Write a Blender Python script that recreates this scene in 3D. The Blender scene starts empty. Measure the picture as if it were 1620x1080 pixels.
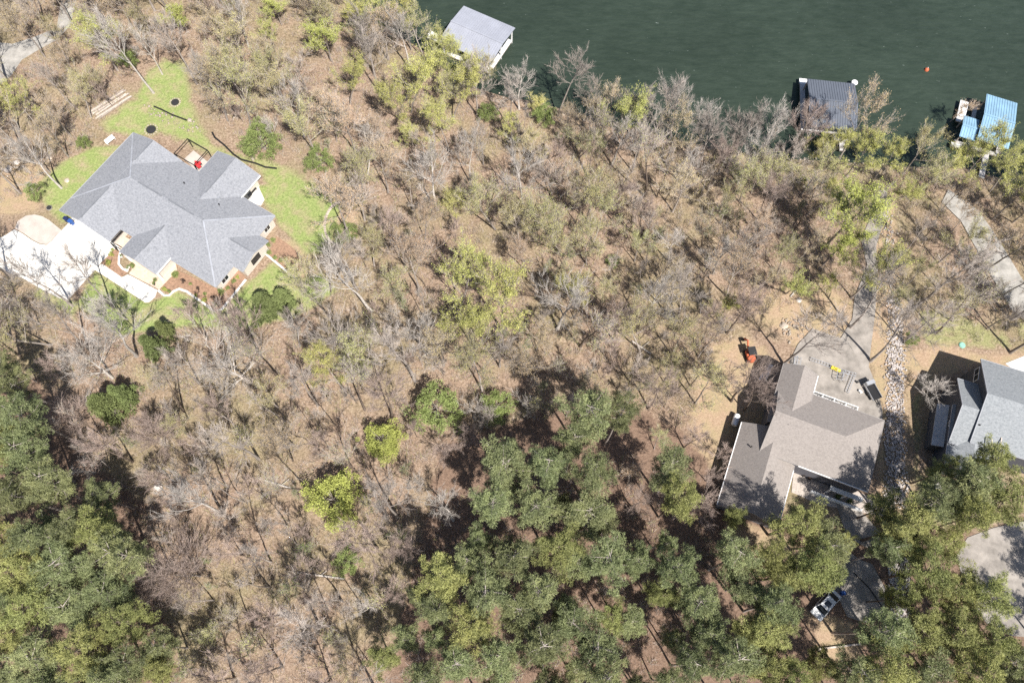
import bpy, math, random
import numpy as np
from mathutils import Matrix, Vector

C = bpy.context.scene.collection
SC = bpy.context.scene
R_ = math.radians

# ------------------------------------------------------------------ camera
F, HC = 1260.0, 120.0                  # focal length in photo pixels, drone height
NX, NY = 795.0, 1035.0                 # where the plumb line meets the photo
TH = math.atan(math.hypot(NX - 810, NY - 540) / F)
RO = -math.atan((NX - 810) / (NY - 540))
fwd = np.array([0, math.sin(TH), -math.cos(TH)])
up0 = np.array([0, math.cos(TH), math.sin(TH)])
rt0 = np.array([1.0, 0, 0])
CR = rt0 * math.cos(RO) + up0 * math.sin(RO)
CU = -rt0 * math.sin(RO) + up0 * math.cos(RO)


def P(px, py, z=0.0):
    d = fwd * F + CR * (px - 810) - CU * (py - 540)
    t = (z - HC) / d[2]
    return float(d[0] * t), float(d[1] * t)


def Q(x, y, z=0.0):
    d = np.array([x, y, z - HC])
    w = d @ fwd
    return 810 + F * (d @ CR) / w, 540 - F * (d @ CU) / w


cam = bpy.data.cameras.new('camera')
co = bpy.data.objects.new('camera', cam)
C.objects.link(co)
m = Matrix(((CR[0], CU[0], -fwd[0], 0), (CR[1], CU[1], -fwd[1], 0), (CR[2], CU[2], -fwd[2], HC), (0, 0, 0, 1)))
co.matrix_world = m
cam.sensor_width = 36
cam.lens = 36 * F / 1620
cam.clip_start = 1
cam.clip_end = 3000
SC.camera = co

# ------------------------------------------------------------------ light
SUN_EL, SHADOW_DIR = 56.0, 122.0       # shadows fall towards this heading
SKY_S, SUN_S, EXPO = 0.070, 5.0, 0.68
w = bpy.data.worlds.new('World')
SC.world = w
w.use_nodes = True
nt = w.node_tree
nt.nodes.clear()
sky = nt.nodes.new('ShaderNodeTexSky')
sky.sky_type = 'NISHITA'
sky.sun_disc = False
sky.sun_elevation = R_(SUN_EL)
sdir = R_(SHADOW_DIR + 180)            # heading towards the sun
sky.sun_rotation = R_(90) - sdir
bg = nt.nodes.new('ShaderNodeBackground')
bg.inputs['Strength'].default_value = SKY_S
wo = nt.nodes.new('ShaderNodeOutputWorld')
nt.links.new(sky.outputs[0], bg.inputs[0])
nt.links.new(bg.outputs[0], wo.inputs[0])
sl = bpy.data.lights.new('sun', 'SUN')
sl.energy = SUN_S
sl.angle = R_(0.5)
sl.color = (1.0, 0.95, 0.88)
so = bpy.data.objects.new('sun', sl)
C.objects.link(so)
tosun = Vector((math.cos(sdir) * math.cos(R_(SUN_EL)), math.sin(sdir) * math.cos(R_(SUN_EL)), math.sin(R_(SUN_EL))))
so.rotation_euler = tosun.to_track_quat('Z', 'Y').to_euler()
so.location = (0, 0, 90)
SC.view_settings.view_transform = 'Standard'
SC.view_settings.look = 'None'
SC.view_settings.exposure = EXPO
SC.view_settings.gamma = 1
SC.view_settings.use_curve_mapping = False
SC.cycles.use_denoising = False
SC.cycles.max_bounces = 5
SC.cycles.diffuse_bounces = 3

# ------------------------------------------------------------------ materials
MATS = {}


def mat(name, col, rough=0.85, var=0.15, scale=1.0, objvar=0.0, hue=0.0, bump=0.0, bscale=8.0, spec=0.3, metal=0.0, col2=None, detail=4.0):
    """base colour with noise between col and col2 (or lighter/darker col), optional per-object variation"""
    if name in MATS:
        return MATS[name]
    M = bpy.data.materials.new(name)
    M.use_nodes = True
    n = M.node_tree.nodes
    L = M.node_tree.links
    b = n['Principled BSDF']
    b.inputs['Roughness'].default_value = rough
    b.inputs['Metallic'].default_value = metal
    b.inputs['Specular IOR Level'].default_value = spec
    tc = n.new('ShaderNodeTexCoord')
    nz = n.new('ShaderNodeTexNoise')
    nz.inputs['Scale'].default_value = scale
    nz.inputs['Detail'].default_value = detail
    nz.inputs['Roughness'].default_value = 0.65
    L.new(tc.outputs['Object'], nz.inputs['Vector'])
    rp = n.new('ShaderNodeValToRGB')
    c = np.array(col)
    a = c * (1 - var)
    d = np.clip(c * (1 + var), 0, 1) if col2 is None else np.array(col2)
    rp.color_ramp.elements[0].position = 0.33
    rp.color_ramp.elements[1].position = 0.67
    rp.color_ramp.elements[0].color = (*a, 1)
    rp.color_ramp.elements[1].color = (*d, 1)
    L.new(nz.outputs[0], rp.inputs[0])
    out = rp.outputs[0]
    if objvar or hue:
        oi = n.new('ShaderNodeObjectInfo')
        hs = n.new('ShaderNodeHueSaturation')
        mr = n.new('ShaderNodeMapRange')
        mr.inputs['To Min'].default_value = 1 - objvar
        mr.inputs['To Max'].default_value = 1 + objvar
        L.new(oi.outputs['Random'], mr.inputs['Value'])
        L.new(mr.outputs[0], hs.inputs['Value'])
        if hue:
            mu = n.new('ShaderNodeMath')
            mu.operation = 'MULTIPLY'
            mu.inputs[1].default_value = 7.31
            fr = n.new('ShaderNodeMath')
            fr.operation = 'FRACT'
            m2 = n.new('ShaderNodeMapRange')
            m2.inputs['To Min'].default_value = 0.5 - hue
            m2.inputs['To Max'].default_value = 0.5 + hue
            L.new(oi.outputs['Random'], mu.inputs[0])
            L.new(mu.outputs[0], fr.inputs[0])
            L.new(fr.outputs[0], m2.inputs['Value'])
            L.new(m2.outputs[0], hs.inputs['Hue'])
        L.new(out, hs.inputs['Color'])
        out = hs.outputs[0]
    L.new(out, b.inputs['Base Color'])
    if bump:
        bn = n.new('ShaderNodeTexNoise')
        bn.inputs['Scale'].default_value = bscale
        bn.inputs['Detail'].default_value = 5
        L.new(tc.outputs['Object'], bn.inputs['Vector'])
        bp = n.new('ShaderNodeBump')
        bp.inputs['Strength'].default_value = bump
        bp.inputs['Distance'].default_value = 0.1
        L.new(bn.outputs[0], bp.inputs['Height'])
        L.new(bp.outputs[0], b.inputs['Normal'])
    MATS[name] = M
    return M


def shingles(name, c1, c2, c3):
    M = bpy.data.materials.new(name)
    M.use_nodes = True
    n = M.node_tree.nodes
    L = M.node_tree.links
    b = n['Principled BSDF']
    b.inputs['Roughness'].default_value = 0.9
    b.inputs['Specular IOR Level'].default_value = 0.2
    tc = n.new('ShaderNodeTexCoord')
    br = n.new('ShaderNodeTexBrick')
    br.inputs['Scale'].default_value = 1.0
    br.inputs['Brick Width'].default_value = 0.34
    br.inputs['Row Height'].default_value = 0.17
    br.inputs['Mortar Size'].default_value = 0.012
    br.inputs['Color1'].default_value = (*c1, 1)
    br.inputs['Color2'].default_value = (*c2, 1)
    br.inputs['Mortar'].default_value = (*[x * .6 for x in c2], 1)
    L.new(tc.outputs['Object'], br.inputs['Vector'])
    nz = n.new('ShaderNodeTexNoise')
    nz.inputs['Scale'].default_value = 3.2
    nz.inputs['Detail'].default_value = 8
    nz.inputs['Roughness'].default_value = 0.85
    L.new(tc.outputs['Object'], nz.inputs['Vector'])
    rp = n.new('ShaderNodeValToRGB')
    rp.color_ramp.elements[0].position = 0.36
    rp.color_ramp.elements[1].position = 0.66
    L.new(nz.outputs[0], rp.inputs[0])
    mx = n.new('ShaderNodeMix')
    mx.data_type = 'RGBA'
    L.new(rp.outputs[0], mx.inputs[0])
    L.new(br.outputs[0], mx.inputs[6])
    mx.inputs[7].default_value = (*c3, 1)
    L.new(mx.outputs[2], b.inputs['Base Color'])
    bp = n.new('ShaderNodeBump')
    bp.inputs['Strength'].default_value = 0.5
    bp.inputs['Distance'].default_value = 0.03
    L.new(nz.outputs[0], bp.inputs['Height'])
    L.new(bp.outputs[0], b.inputs['Normal'])
    MATS[name] = M
    return M


M_ROOF1 = shingles('blue grey shingles', (0.155, 0.165, 0.185), (0.215, 0.225, 0.25), (0.34, 0.35, 0.375))
M_ROOF2 = shingles('taupe shingles', (0.20, 0.18, 0.17), (0.26, 0.235, 0.22), (0.32, 0.29, 0.27))
M_ROOF3 = shingles('slate shingles', (0.15, 0.165, 0.18), (0.21, 0.23, 0.245), (0.32, 0.335, 0.35))
M_BRICK = mat('cream brick', (0.64, 0.59, 0.53), 0.9, 0.12, 6, bump=0.3)
M_SIDING = mat('dark siding', (0.13, 0.13, 0.15), 0.8, 0.1, 2)
M_SIDING2 = mat('charcoal siding', (0.09, 0.095, 0.11), 0.8, 0.1, 2)
M_WHITE = mat('white trim', (0.8, 0.8, 0.79), 0.5, 0.04, 2)
M_GLASS = mat('dark window glass', (0.02, 0.025, 0.03), 0.08, 0.05, 1, spec=0.6)
M_CONC = mat('pale concrete', (0.66, 0.64, 0.60), 0.9, 0.07, 0.8, bump=0.15)
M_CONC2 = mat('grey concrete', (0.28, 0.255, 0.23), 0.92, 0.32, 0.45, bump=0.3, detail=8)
M_CONC3 = mat('worn tan concrete', (0.46, 0.41, 0.37), 0.92, 0.12, 0.6, bump=0.2, detail=8)
M_ASPH = mat('worn grey road', (0.33, 0.315, 0.29), 0.92, 0.25, 0.7, bump=0.2, detail=8)
M_PAVER = mat('tan pavers', (0.55, 0.45, 0.36), 0.9, 0.16, 3, bump=0.2)
M_PALEG = mat('white gravel', (0.43, 0.38, 0.34), .95, .25, 4, bump=.5, detail=8)
M_MULCH = mat('brown mulch', (0.30, 0.19, 0.13), 0.95, 0.3, 3, bump=0.6, detail=8)
M_BLACK = mat('black metal', (0.02, 0.02, 0.022), 0.5, 0.1)
M_DARK = mat('dark rubber', (0.03, 0.03, 0.032), 0.7, 0.1)
M_STEEL = mat('aluminium', (0.62, 0.63, 0.65), 0.35, 0.05, 2, metal=0.6)
M_RED = mat('red cushion', (0.75, 0.05, 0.06), 0.8, 0.1)
M_WOOD = mat('weathered wood', (0.36, 0.31, 0.27), 0.9, 0.25, 3, bump=0.3)
M_WOODL = mat('bleached timber', (0.55, 0.48, 0.42), 0.9, 0.2, 3, bump=0.3)
M_ROCK = mat('pale rock', (0.55, 0.50, 0.46), 0.9, 0.22, 1.5, objvar=0.15, bump=0.4)
M_ROCKT = mat('tan rock', (0.42, 0.36, 0.30), 0.9, 0.25, 1.5, objvar=0.2, bump=0.4)
M_ROCKW = mat('white limestone rubble', (0.46, 0.42, 0.40), 0.9, 0.25, 0.9, bump=0.5)
M_BLUE = mat('blue plastic', (0.03, 0.09, 0.30), 0.5, 0.1)
M_NAVY = mat('navy plastic', (0.02, 0.03, 0.09), 0.5, 0.1)
M_ORANGE = mat('orange paint', (0.52, 0.13, 0.06), 0.5, 0.12, 2)
M_YEL = mat('yellow plastic', (0.80, 0.62, 0.05), 0.5, 0.08)
M_CARW = mat('white car paint', (0.78, 0.79, 0.80), 0.25, 0.02, spec=0.6)
M_TANK = mat('white tank paint', (0.82, 0.83, 0.84), 0.4, 0.03)
M_MET1 = mat('pale blue grey metal roof', (0.31, 0.325, 0.375), 0.45, 0.09, 0.4)
M_MET2 = mat('dark grey metal roof', (0.12, 0.135, 0.165), 0.5, 0.06, 0.4)
M_MET3 = mat('sky blue metal roof', (0.23, 0.38, 0.51), 0.5, 0.14, 0.4)
M_MINT = mat('mint green plastic', (0.25, 0.48, 0.40), 0.6, 0.05)
M_BARK = mat('grey bark', (0.33, 0.29, 0.26), 0.95, 0.3, 3, objvar=0.25, bump=0.5)
M_BARKP = mat('pale bark', (0.50, 0.46, 0.42), 0.95, 0.25, 2, objvar=0.15, bump=0.4)
M_BARKD = mat('dark bark', (0.16, 0.125, 0.10), 0.95, 0.3, 3, objvar=0.25, bump=0.5)
M_TWIG = mat('grey twigs', (0.41, 0.36, 0.32), 0.95, 0.2, 0.6, objvar=0.22)
M_TWIGP = mat('pale twigs', (0.48, 0.44, 0.40), 0.95, 0.2, 0.6, objvar=0.15)
M_TWIGR = mat('pinkish brown twigs', (0.39, 0.31, 0.27), 0.95, 0.2, 0.6, objvar=0.2)
M_BUDT = mat('tan buds', (0.50, 0.385, 0.225), 0.9, 0.25, 0.8, objvar=0.2, hue=0.02)
M_BUDO = mat('olive buds', (0.42, 0.40, 0.17), 0.9, 0.25, 0.8, objvar=0.2, hue=0.02)
M_LEAFY = mat('yellow green leaves', (0.45, 0.445, 0.14), 0.8, 0.25, 0.8, objvar=0.15, hue=0.015)
M_LEAFL = mat('lime leaves', (0.38, 0.41, 0.11), 0.7, 0.25, 0.8, objvar=0.08)
M_LEAFG = mat('mid green leaves', (0.22, 0.27, 0.09), 0.75, 0.3, 0.8, objvar=0.15)
M_PINE = mat('pine needles', (0.15, 0.178, 0.085), 0.6, 0.25, 0.6, objvar=0.25, hue=0.015, col2=(0.31, 0.335, 0.15))
M_PINEY = mat('yellowish pine needles', (0.22, 0.24, 0.085), 0.6, 0.25, 0.6, objvar=0.2, hue=0.012, col2=(0.38, 0.39, 0.14))
M_CEDAR = mat('cedar foliage', (0.16, 0.19, 0.07), 0.75, 0.3, 0.8, objvar=0.15, hue=0.01)


def ground_mat():
    M = bpy.data.materials.new('forest floor and lawn')
    M.use_nodes = True
    n = M.node_tree.nodes
    L = M.node_tree.links
    b = n['Principled BSDF']
    b.inputs['Roughness'].default_value = 0.95
    b.inputs['Specular IOR Level'].default_value = 0.15
    tc = n.new('ShaderNodeTexCoord')

    def noise(s, d=6, r=0.65):
        z = n.new('ShaderNodeTexNoise')
        z.inputs['Scale'].default_value = s
        z.inputs['Detail'].default_value = d
        z.inputs['Roughness'].default_value = r
        L.new(tc.outputs['Object'], z.inputs['Vector'])
        return z.outputs[0]

    def ramp(v, stops):
        r = n.new('ShaderNodeValToRGB')
        e = r.color_ramp.elements
        e[0].position, e[0].color = stops[0][0], (*stops[0][1], 1)
        e[1].position, e[1].color = stops[-1][0], (*stops[-1][1], 1)
        for p, c in stops[1:-1]:
            k = e.new(p)
            k.color = (*c, 1)
        L.new(v, r.inputs[0])
        return r.outputs[0]

    def mix(f, a, c):
        x = n.new('ShaderNodeMix')
        x.data_type = 'RGBA'
        L.new(f, x.inputs[0])
        L.new(a, x.inputs[6])
        L.new(c, x.inputs[7])
        return x.outputs[2]

    def mth(op, a, v):
        x = n.new('ShaderNodeMath')
        x.operation = op
        L.new(a, x.inputs[0])
        if isinstance(v, float):
            x.inputs[1].default_value = v
        else:
            L.new(v, x.inputs[1])
        x.use_clamp = True
        return x.outputs[0]
    fine, mid, big = noise(2.6, 10, 0.8), noise(0.35, 6), noise(0.055, 4)
    litter = ramp(fine, [(0.32, (0.10, 0.072, 0.05)), (0.48, (0.29, 0.21, 0.15)), (0.62, (0.475, 0.365, 0.28)), (0.74, (0.65, 0.545, 0.45))])
    brown = ramp(fine, [(0.30, (0.10, 0.07, 0.05)), (0.5, (0.25, 0.17, 0.125)), (0.72, (0.40, 0.30, 0.225))])
    litter = mix(mth('MULTIPLY', ramp(mid, [(0.42, (0, 0, 0)), (0.68, (1, 1, 1))]), 0.6), litter, brown)
    moss = ramp(fine, [(0.3, (0.12, 0.12, 0.05)), (0.7, (0.36, 0.34, 0.17))])
    litter = mix(mth('MULTIPLY', ramp(big, [(0.46, (0, 0, 0)), (0.62, (1, 1, 1))]), 0.45), litter, moss)
    straw = ramp(fine, [(0.3, (0.10, 0.066, 0.048)), (0.55, (0.25, 0.17, 0.125)), (0.75, (0.38, 0.28, 0.21))])
    dirt = ramp(fine, [(0.3, (0.30, 0.20, 0.13)), (0.6, (0.46, 0.34, 0.24)), (0.78, (0.58, 0.46, 0.34))])
    dirt = mix(ramp(mid, [(0.4, (0, 0, 0)), (0.6, (1, 1, 1))]), dirt, ramp(fine, [(0.3, (0.28, 0.24, 0.15)), (0.7, (0.48, 0.36, 0.22))]))
    g1 = ramp(fine, [(0.28, (0.11, 0.15, 0.05)), (0.5, (0.26, 0.32, 0.11)), (0.75, (0.46, 0.49, 0.21))])
    g2 = ramp(fine, [(0.28, (0.22, 0.18, 0.10)), (0.7, (0.50, 0.42, 0.27))])
    grass = mix(ramp(mid, [(0.46, (0, 0, 0)), (0.70, (1, 1, 1))]), g1, g2)
    at = n.new('ShaderNodeAttribute')
    at.attribute_name = 'cover'
    sp = n.new('ShaderNodeSeparateColor')
    L.new(at.outputs['Color'], sp.inputs[0])

    def edge(ch):     # a mask with a ragged border
        x = mth('ADD', sp.outputs[ch], mth('MULTIPLY', mid, 0.7))
        return ramp(x, [(0.72, (0, 0, 0)), (0.92, (1, 1, 1))])
    c = mix(edge(2), litter, straw)
    c = mix(edge(1), c, dirt)
    c = mix(edge(0), c, grass)
    L.new(c, b.inputs['Base Color'])
    bp = n.new('ShaderNodeBump')
    bp.inputs['Strength'].default_value = 0.9
    bp.inputs['Distance'].default_value = 0.25
    L.new(fine, bp.inputs['Height'])
    L.new(bp.outputs[0], b.inputs['Normal'])
    return M


def water_mat():
    M = bpy.data.materials.new('green lake water')
    M.use_nodes = True
    n = M.node_tree.nodes
    L = M.node_tree.links
    b = n['Principled BSDF']
    b.inputs['Base Color'].default_value = (0.030, 0.058, 0.040, 1)
    b.inputs['Roughness'].default_value = 0.12
    b.inputs['IOR'].default_value = 1.33
    tc = n.new('ShaderNodeTexCoord')
    mp = n.new('ShaderNodeMapping')
    mp.inputs['Rotation'].default_value = (0, 0, R_(-14))
    mp.inputs['Scale'].default_value = (0.35, 1.0, 1)
    L.new(tc.outputs['Object'], mp.inputs[0])
    z = n.new('ShaderNodeTexNoise')
    z.inputs['Scale'].default_value = 1.6
    z.inputs['Detail'].default_value = 5
    z.inputs['Roughness'].default_value = 0.6
    L.new(mp.outputs[0], z.inputs['Vector'])
    bp = n.new('ShaderNodeBump')
    bp.inputs['Strength'].default_value = 0.9
    bp.inputs['Distance'].default_value = 0.22
    L.new(z.outputs[0], bp.inputs['Height'])
    L.new(bp.outputs[0], b.inputs['Normal'])
    # streaks of colour and a few small paler flecks
    r = n.new('ShaderNodeValToRGB')
    r.color_ramp.elements[0].position = 0.35
    r.color_ramp.elements[0].color = (0.024, 0.036, 0.026, 1)
    r.color_ramp.elements[1].position = 0.65
    r.color_ramp.elements[1].color = (0.037, 0.052, 0.039, 1)
    z2 = n.new('ShaderNodeTexNoise')
    z2.inputs['Scale'].default_value = 0.9
    z2.inputs['Detail'].default_value = 9
    z2.inputs['Roughness'].default_value = 0.75
    L.new(mp.outputs[0], z2.inputs['Vector'])
    L.new(z2.outputs[0], r.inputs[0])
    z3 = n.new('ShaderNodeTexNoise')
    z3.inputs['Scale'].default_value = 2.4
    z3.inputs['Detail'].default_value = 7
    z3.inputs['Roughness'].default_value = 0.62
    L.new(mp.outputs[0], z3.inputs['Vector'])
    r3 = n.new('ShaderNodeValToRGB')
    r3.color_ramp.elements[0].position = 0.685
    r3.color_ramp.elements[1].position = 0.72
    L.new(z3.outputs[0], r3.inputs[0])
    mx = n.new('ShaderNodeMix')
    mx.data_type = 'RGBA'
    L.new(r3.outputs[0], mx.inputs[0])
    L.new(r.outputs[0], mx.inputs[6])
    mx.inputs[7].default_value = (0.17, 0.20, 0.18, 1)
    z4 = n.new('ShaderNodeTexNoise')
    z4.inputs['Scale'].default_value = 0.045
    z4.inputs['Detail'].default_value = 3
    L.new(tc.outputs['Object'], z4.inputs['Vector'])
    r4 = n.new('ShaderNodeMapRange')
    r4.inputs['From Min'].default_value = 0.3
    r4.inputs['From Max'].default_value = 0.7
    r4.inputs['To Min'].default_value = 0.88
    r4.inputs['To Max'].default_value = 1.14
    L.new(z4.outputs[0], r4.inputs['Value'])
    vs = n.new('ShaderNodeHueSaturation')
    L.new(r4.outputs[0], vs.inputs['Value'])
    L.new(mx.outputs[2], vs.inputs['Color'])
    L.new(vs.outputs[0], b.inputs['Base Color'])
    return M


# ------------------------------------------------------------------ helpers
def tag(o, label=None, cat=None, group=None, kind=None):
    if label:
        o['label'] = label
    if cat:
        o['category'] = cat
    if group:
        o['group'] = group
    if kind:
        o['kind'] = kind
    return o


def empty(name, x, y, z=0.0, rz=0.0):
    o = bpy.data.objects.new(name, None)
    o.empty_display_size = 0.5
    o.location = (x, y, z)
    o.rotation_euler = (0, 0, rz)
    C.objects.link(o)
    return o


def link(name, me, parent=None, loc=None, kind=None):
    o = bpy.data.objects.new(name, me)
    C.objects.link(o)
    if parent:
        o.parent = parent
    if loc:
        o.location = loc
    if kind:
        o['kind'] = kind
    return o


class MB:
    def __init__(s, off=(0, 0, 0)):
        s.v, s.f, s.m, s.off = [], [], [], off

    def add(s, verts, faces, mi=0):
        k = len(s.v)
        ox, oy, oz = s.off
        s.v += [(a - ox, b - oy, c - oz) for a, b, c in verts]
        s.f += [tuple(k + i for i in f) for f in faces]
        s.m += [mi] * len(faces)
        return s

    def box(s, x0, x1, y0, y1, z0, z1, mi=0):
        v = [(x0, y0, z0), (x1, y0, z0), (x1, y1, z0), (x0, y1, z0), (x0, y0, z1), (x1, y0, z1), (x1, y1, z1), (x0, y1, z1)]
        return s.add(v, [(0, 3, 2, 1), (4, 5, 6, 7), (0, 1, 5, 4), (1, 2, 6, 5), (2, 3, 7, 6), (3, 0, 4, 7)], mi)

    def prism(s, pts, z0, z1, mi=0):
        n = len(pts)
        a = sum(pts[i][0] * pts[(i + 1) % n][1] - pts[(i + 1) % n][0] * pts[i][1] for i in range(n))
        if a < 0:
            pts = pts[::-1]
        v = [(x, y, z0) for x, y in pts] + [(x, y, z1) for x, y in pts]
        return s.add(v, [tuple(range(n))[::-1], tuple(range(n, 2 * n))] + [(i, (i + 1) % n, (i + 1) % n + n, i + n) for i in range(n)], mi)

    def bar(s, a, b, w, h=None, mi=0):
        a, b = Vector(a), Vector(b)
        h = w if h is None else h
        d = (b - a).normalized()
        u = d.cross(Vector((0, 0, 1)))
        if u.length < 1e-3:
            u = Vector((1, 0, 0))
        u.normalize()
        t = u.cross(d)
        v = []
        for p in (a, b):
            for i, j in ((-1, -1), (1, -1), (1, 1), (-1, 1)):
                v.append(tuple(p + u * (i * w / 2) + t * (j * h / 2)))
        return s.add(v, [(0, 1, 2, 3), (7, 6, 5, 4), (0, 4, 5, 1), (1, 5, 6, 2), (2, 6, 7, 3), (3, 7, 4, 0)], mi)

    def cyl(s, x, y, z0, z1, r, r2=None, n=12, mi=0):
        r2 = r if r2 is None else r2
        v = [(x + r * math.cos(2 * math.pi * i / n), y + r * math.sin(2 * math.pi * i / n), z0) for i in range(n)]
        v += [(x + r2 * math.cos(2 * math.pi * i / n), y + r2 * math.sin(2 * math.pi * i / n), z1) for i in range(n)]
        return s.add(v, [tuple(range(n))[::-1], tuple(range(n, 2 * n))] + [(i, (i + 1) % n, (i + 1) % n + n, i + n) for i in range(n)], mi)

    def cylx(s, a, b, r, n=12, mi=0):
        a, b = Vector(a), Vector(b)
        d = (b - a).normalized()
        u = d.cross(Vector((0, 0, 1)))
        if u.length < 1e-3:
            u = Vector((1, 0, 0))
        u.normalize()
        t = u.cross(d)
        v = []
        for p in (a, b):
            for i in range(n):
                q = 2 * math.pi * i / n
                v.append(tuple(p + u * (r * math.cos(q)) + t * (r * math.sin(q))))
        return s.add(v, [tuple(range(n)), tuple(range(n, 2 * n))[::-1]] + [(i + n, (i + 1) % n + n, (i + 1) % n, i) for i in range(n)], mi)

    def dome(s, x, y, z, r, h, n=12, k=4, mi=0):
        v, f = [], []
        for j in range(k):
            q = math.pi / 2 * j / k
            for i in range(n):
                a = 2 * math.pi * i / n
                v.append((x + r * math.cos(q) * math.cos(a), y + r * math.cos(q) * math.sin(a), z + h * math.sin(q)))
        v.append((x, y, z + h))
        for j in range(k - 1):
            for i in range(n):
                f.append((j * n + i, j * n + (i + 1) % n, (j + 1) * n + (i + 1) % n, (j + 1) * n + i))
        for i in range(n):
            f.append(((k - 1) * n + i, (k - 1) * n + (i + 1) % n, k * n))
        return s.add(v, f, mi)

    def roofsolid(s, u0, u1, v0, v1, axis, z0, pitch, hips=(0, 0), bottom=None, t=0.2, mi=0):
        """gable / hip body. axis 'u' or 'v' is the ridge direction; hips: which ends are hipped"""
        if axis == 'v':
            tr = lambda a, b, z: (b, a, z)
            a0, a1, b0, b1 = v0, v1, u0, u1
        else:
            tr = lambda a, b, z: (a, b, z)
            a0, a1, b0, b1 = u0, u1, v0, v1
        hw = (b1 - b0) / 2
        rz = z0 + hw * pitch
        bm_ = (b0 + b1) / 2
        r0, r1 = a0 + (hw if hips[0] else 0), a1 - (hw if hips[1] else 0)
        top = [tr(a0, b0, z0), tr(a1, b0, z0), tr(a1, b1, z0), tr(a0, b1, z0), tr(r0, bm_, rz), tr(r1, bm_, rz)]
        if bottom is None:
            low = [(x, y, z - t) for x, y, z in top]
            f = [(0, 1, 5, 4), (2, 3, 4, 5), (1, 2, 5), (3, 0, 4), (6, 10, 11, 7), (8, 11, 10, 9), (7, 11, 8), (9, 10, 6),
                 (0, 6, 7, 1), (2, 8, 9, 3)]
            if hips[1]:
                f += [(1, 7, 8, 2)]
            else:
                f = [x for x in f if x not in ((1, 2, 5), (7, 11, 8))] + [(1, 7, 11, 5), (5, 11, 8, 2)]
            if hips[0]:
                f += [(3, 9, 6, 0)]
            else:
                f = [x for x in f if x not in ((3, 0, 4), (9, 10, 6))] + [(0, 4, 10, 6), (4, 3, 9, 10)]
        else:
            low = [tr(a0, b0, bottom), tr(a1, b0, bottom), tr(a1, b1, bottom), tr(a0, b1, bottom)]
            f = [(0, 1, 5, 4), (2, 3, 4, 5), (6, 9, 8, 7), (0, 6, 7, 1), (2, 8, 9, 3)]
            f += [(1, 2, 5), (3, 0, 4), (1, 7, 8, 2), (3, 9, 6, 0)]
        return s.add(top + low, f, mi)

    def mesh(s, name, mats, smooth=False):
        me = bpy.data.meshes.new(name)
        me.from_pydata(s.v, [], s.f)
        for m_ in (mats if isinstance(mats, (list, tuple)) else [mats]):
            me.materials.append(m_)
        if len(set(s.m)) > 1:
            me.polygons.foreach_set('material_index', s.m)
        if smooth:
            me.polygons.foreach_set('use_smooth', [True] * len(me.polygons))
        me.validate()
        me.update()
        return me

    def build(s, name, mats, parent=None, kind=None, smooth=False, label=None):
        o = link(name, s.mesh(name, mats, smooth), parent, kind=kind)
        if label:
            o['label'] = label
        return o


def npmesh(name, V, Fq, mats, mi=None, smooth=False):
    """fast mesh from arrays; Fq (n,3) or (n,4)"""
    me = bpy.data.meshes.new(name)
    me.vertices.add(len(V))
    me.vertices.foreach_set('co', np.asarray(V, dtype=np.float32).ravel())
    k = Fq.shape[1]
    me.loops.add(len(Fq) * k)
    me.polygons.add(len(Fq))
    me.loops.foreach_set('vertex_index', Fq.astype(np.int32).ravel())
    me.polygons.foreach_set('loop_start', np.arange(0, len(Fq) * k, k, dtype=np.int32))
    me.polygons.foreach_set('loop_total', np.full(len(Fq), k, dtype=np.int32))
    for m_ in (mats if isinstance(mats, (list, tuple)) else [mats]):
        me.materials.append(m_)
    if mi is not None:
        me.polygons.foreach_set('material_index', mi.astype(np.int32))
    if smooth:
        me.polygons.foreach_set('use_smooth', np.ones(len(Fq), dtype=bool))
    me.update()
    me.validate()
    return me


def inpoly(x, y, poly):
    x = np.asarray(x, dtype=float)
    y = np.asarray(y, dtype=float)
    r = np.zeros(x.shape, bool)
    n = len(poly)
    for i in range(n):
        x0, y0 = poly[i]
        x1, y1 = poly[(i + 1) % n]
        c = ((y0 > y) != (y1 > y)) & (x < (x1 - x0) * (y - y0) / ((y1 - y0) or 1e-9) + x0)
        r ^= c
    return r


def segdist(x, y, line):
    d = np.full(x.shape, 1e9)
    for (x0, y0), (x1, y1) in zip(line[:-1], line[1:]):
        L2 = (x1 - x0) ** 2 + (y1 - y0) ** 2
        t = np.clip(((x - x0) * (x1 - x0) + (y - y0) * (y1 - y0)) / L2, 0, 1)
        d = np.minimum(d, np.hypot(x - x0 - t * (x1 - x0), y - y0 - t * (y1 - y0)))
    return d


W = lambda pts: [P(*p) for p in pts]

# ------------------------------------------------------------------ ground, water
SHORE = [(380, -120), (470, -60), (540, -12), (562, 14), (610, 42), (672, 80), (712, 118), (752, 138), (800, 152), (850, 160), (905, 176),
         (1000, 200), (1080, 222), (1160, 238), (1250, 250), (1380, 258), (1450, 263), (1520, 262), (1580, 280), (1650, 305), (1800, 340), (2100, 400)]
SHW = W(SHORE)
landpoly = [(-2000, 200)] + [(-900, 260), (-300, 200)] + SHW + [(700, -100), (700, -2000), (-2000, -2000)]

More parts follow.
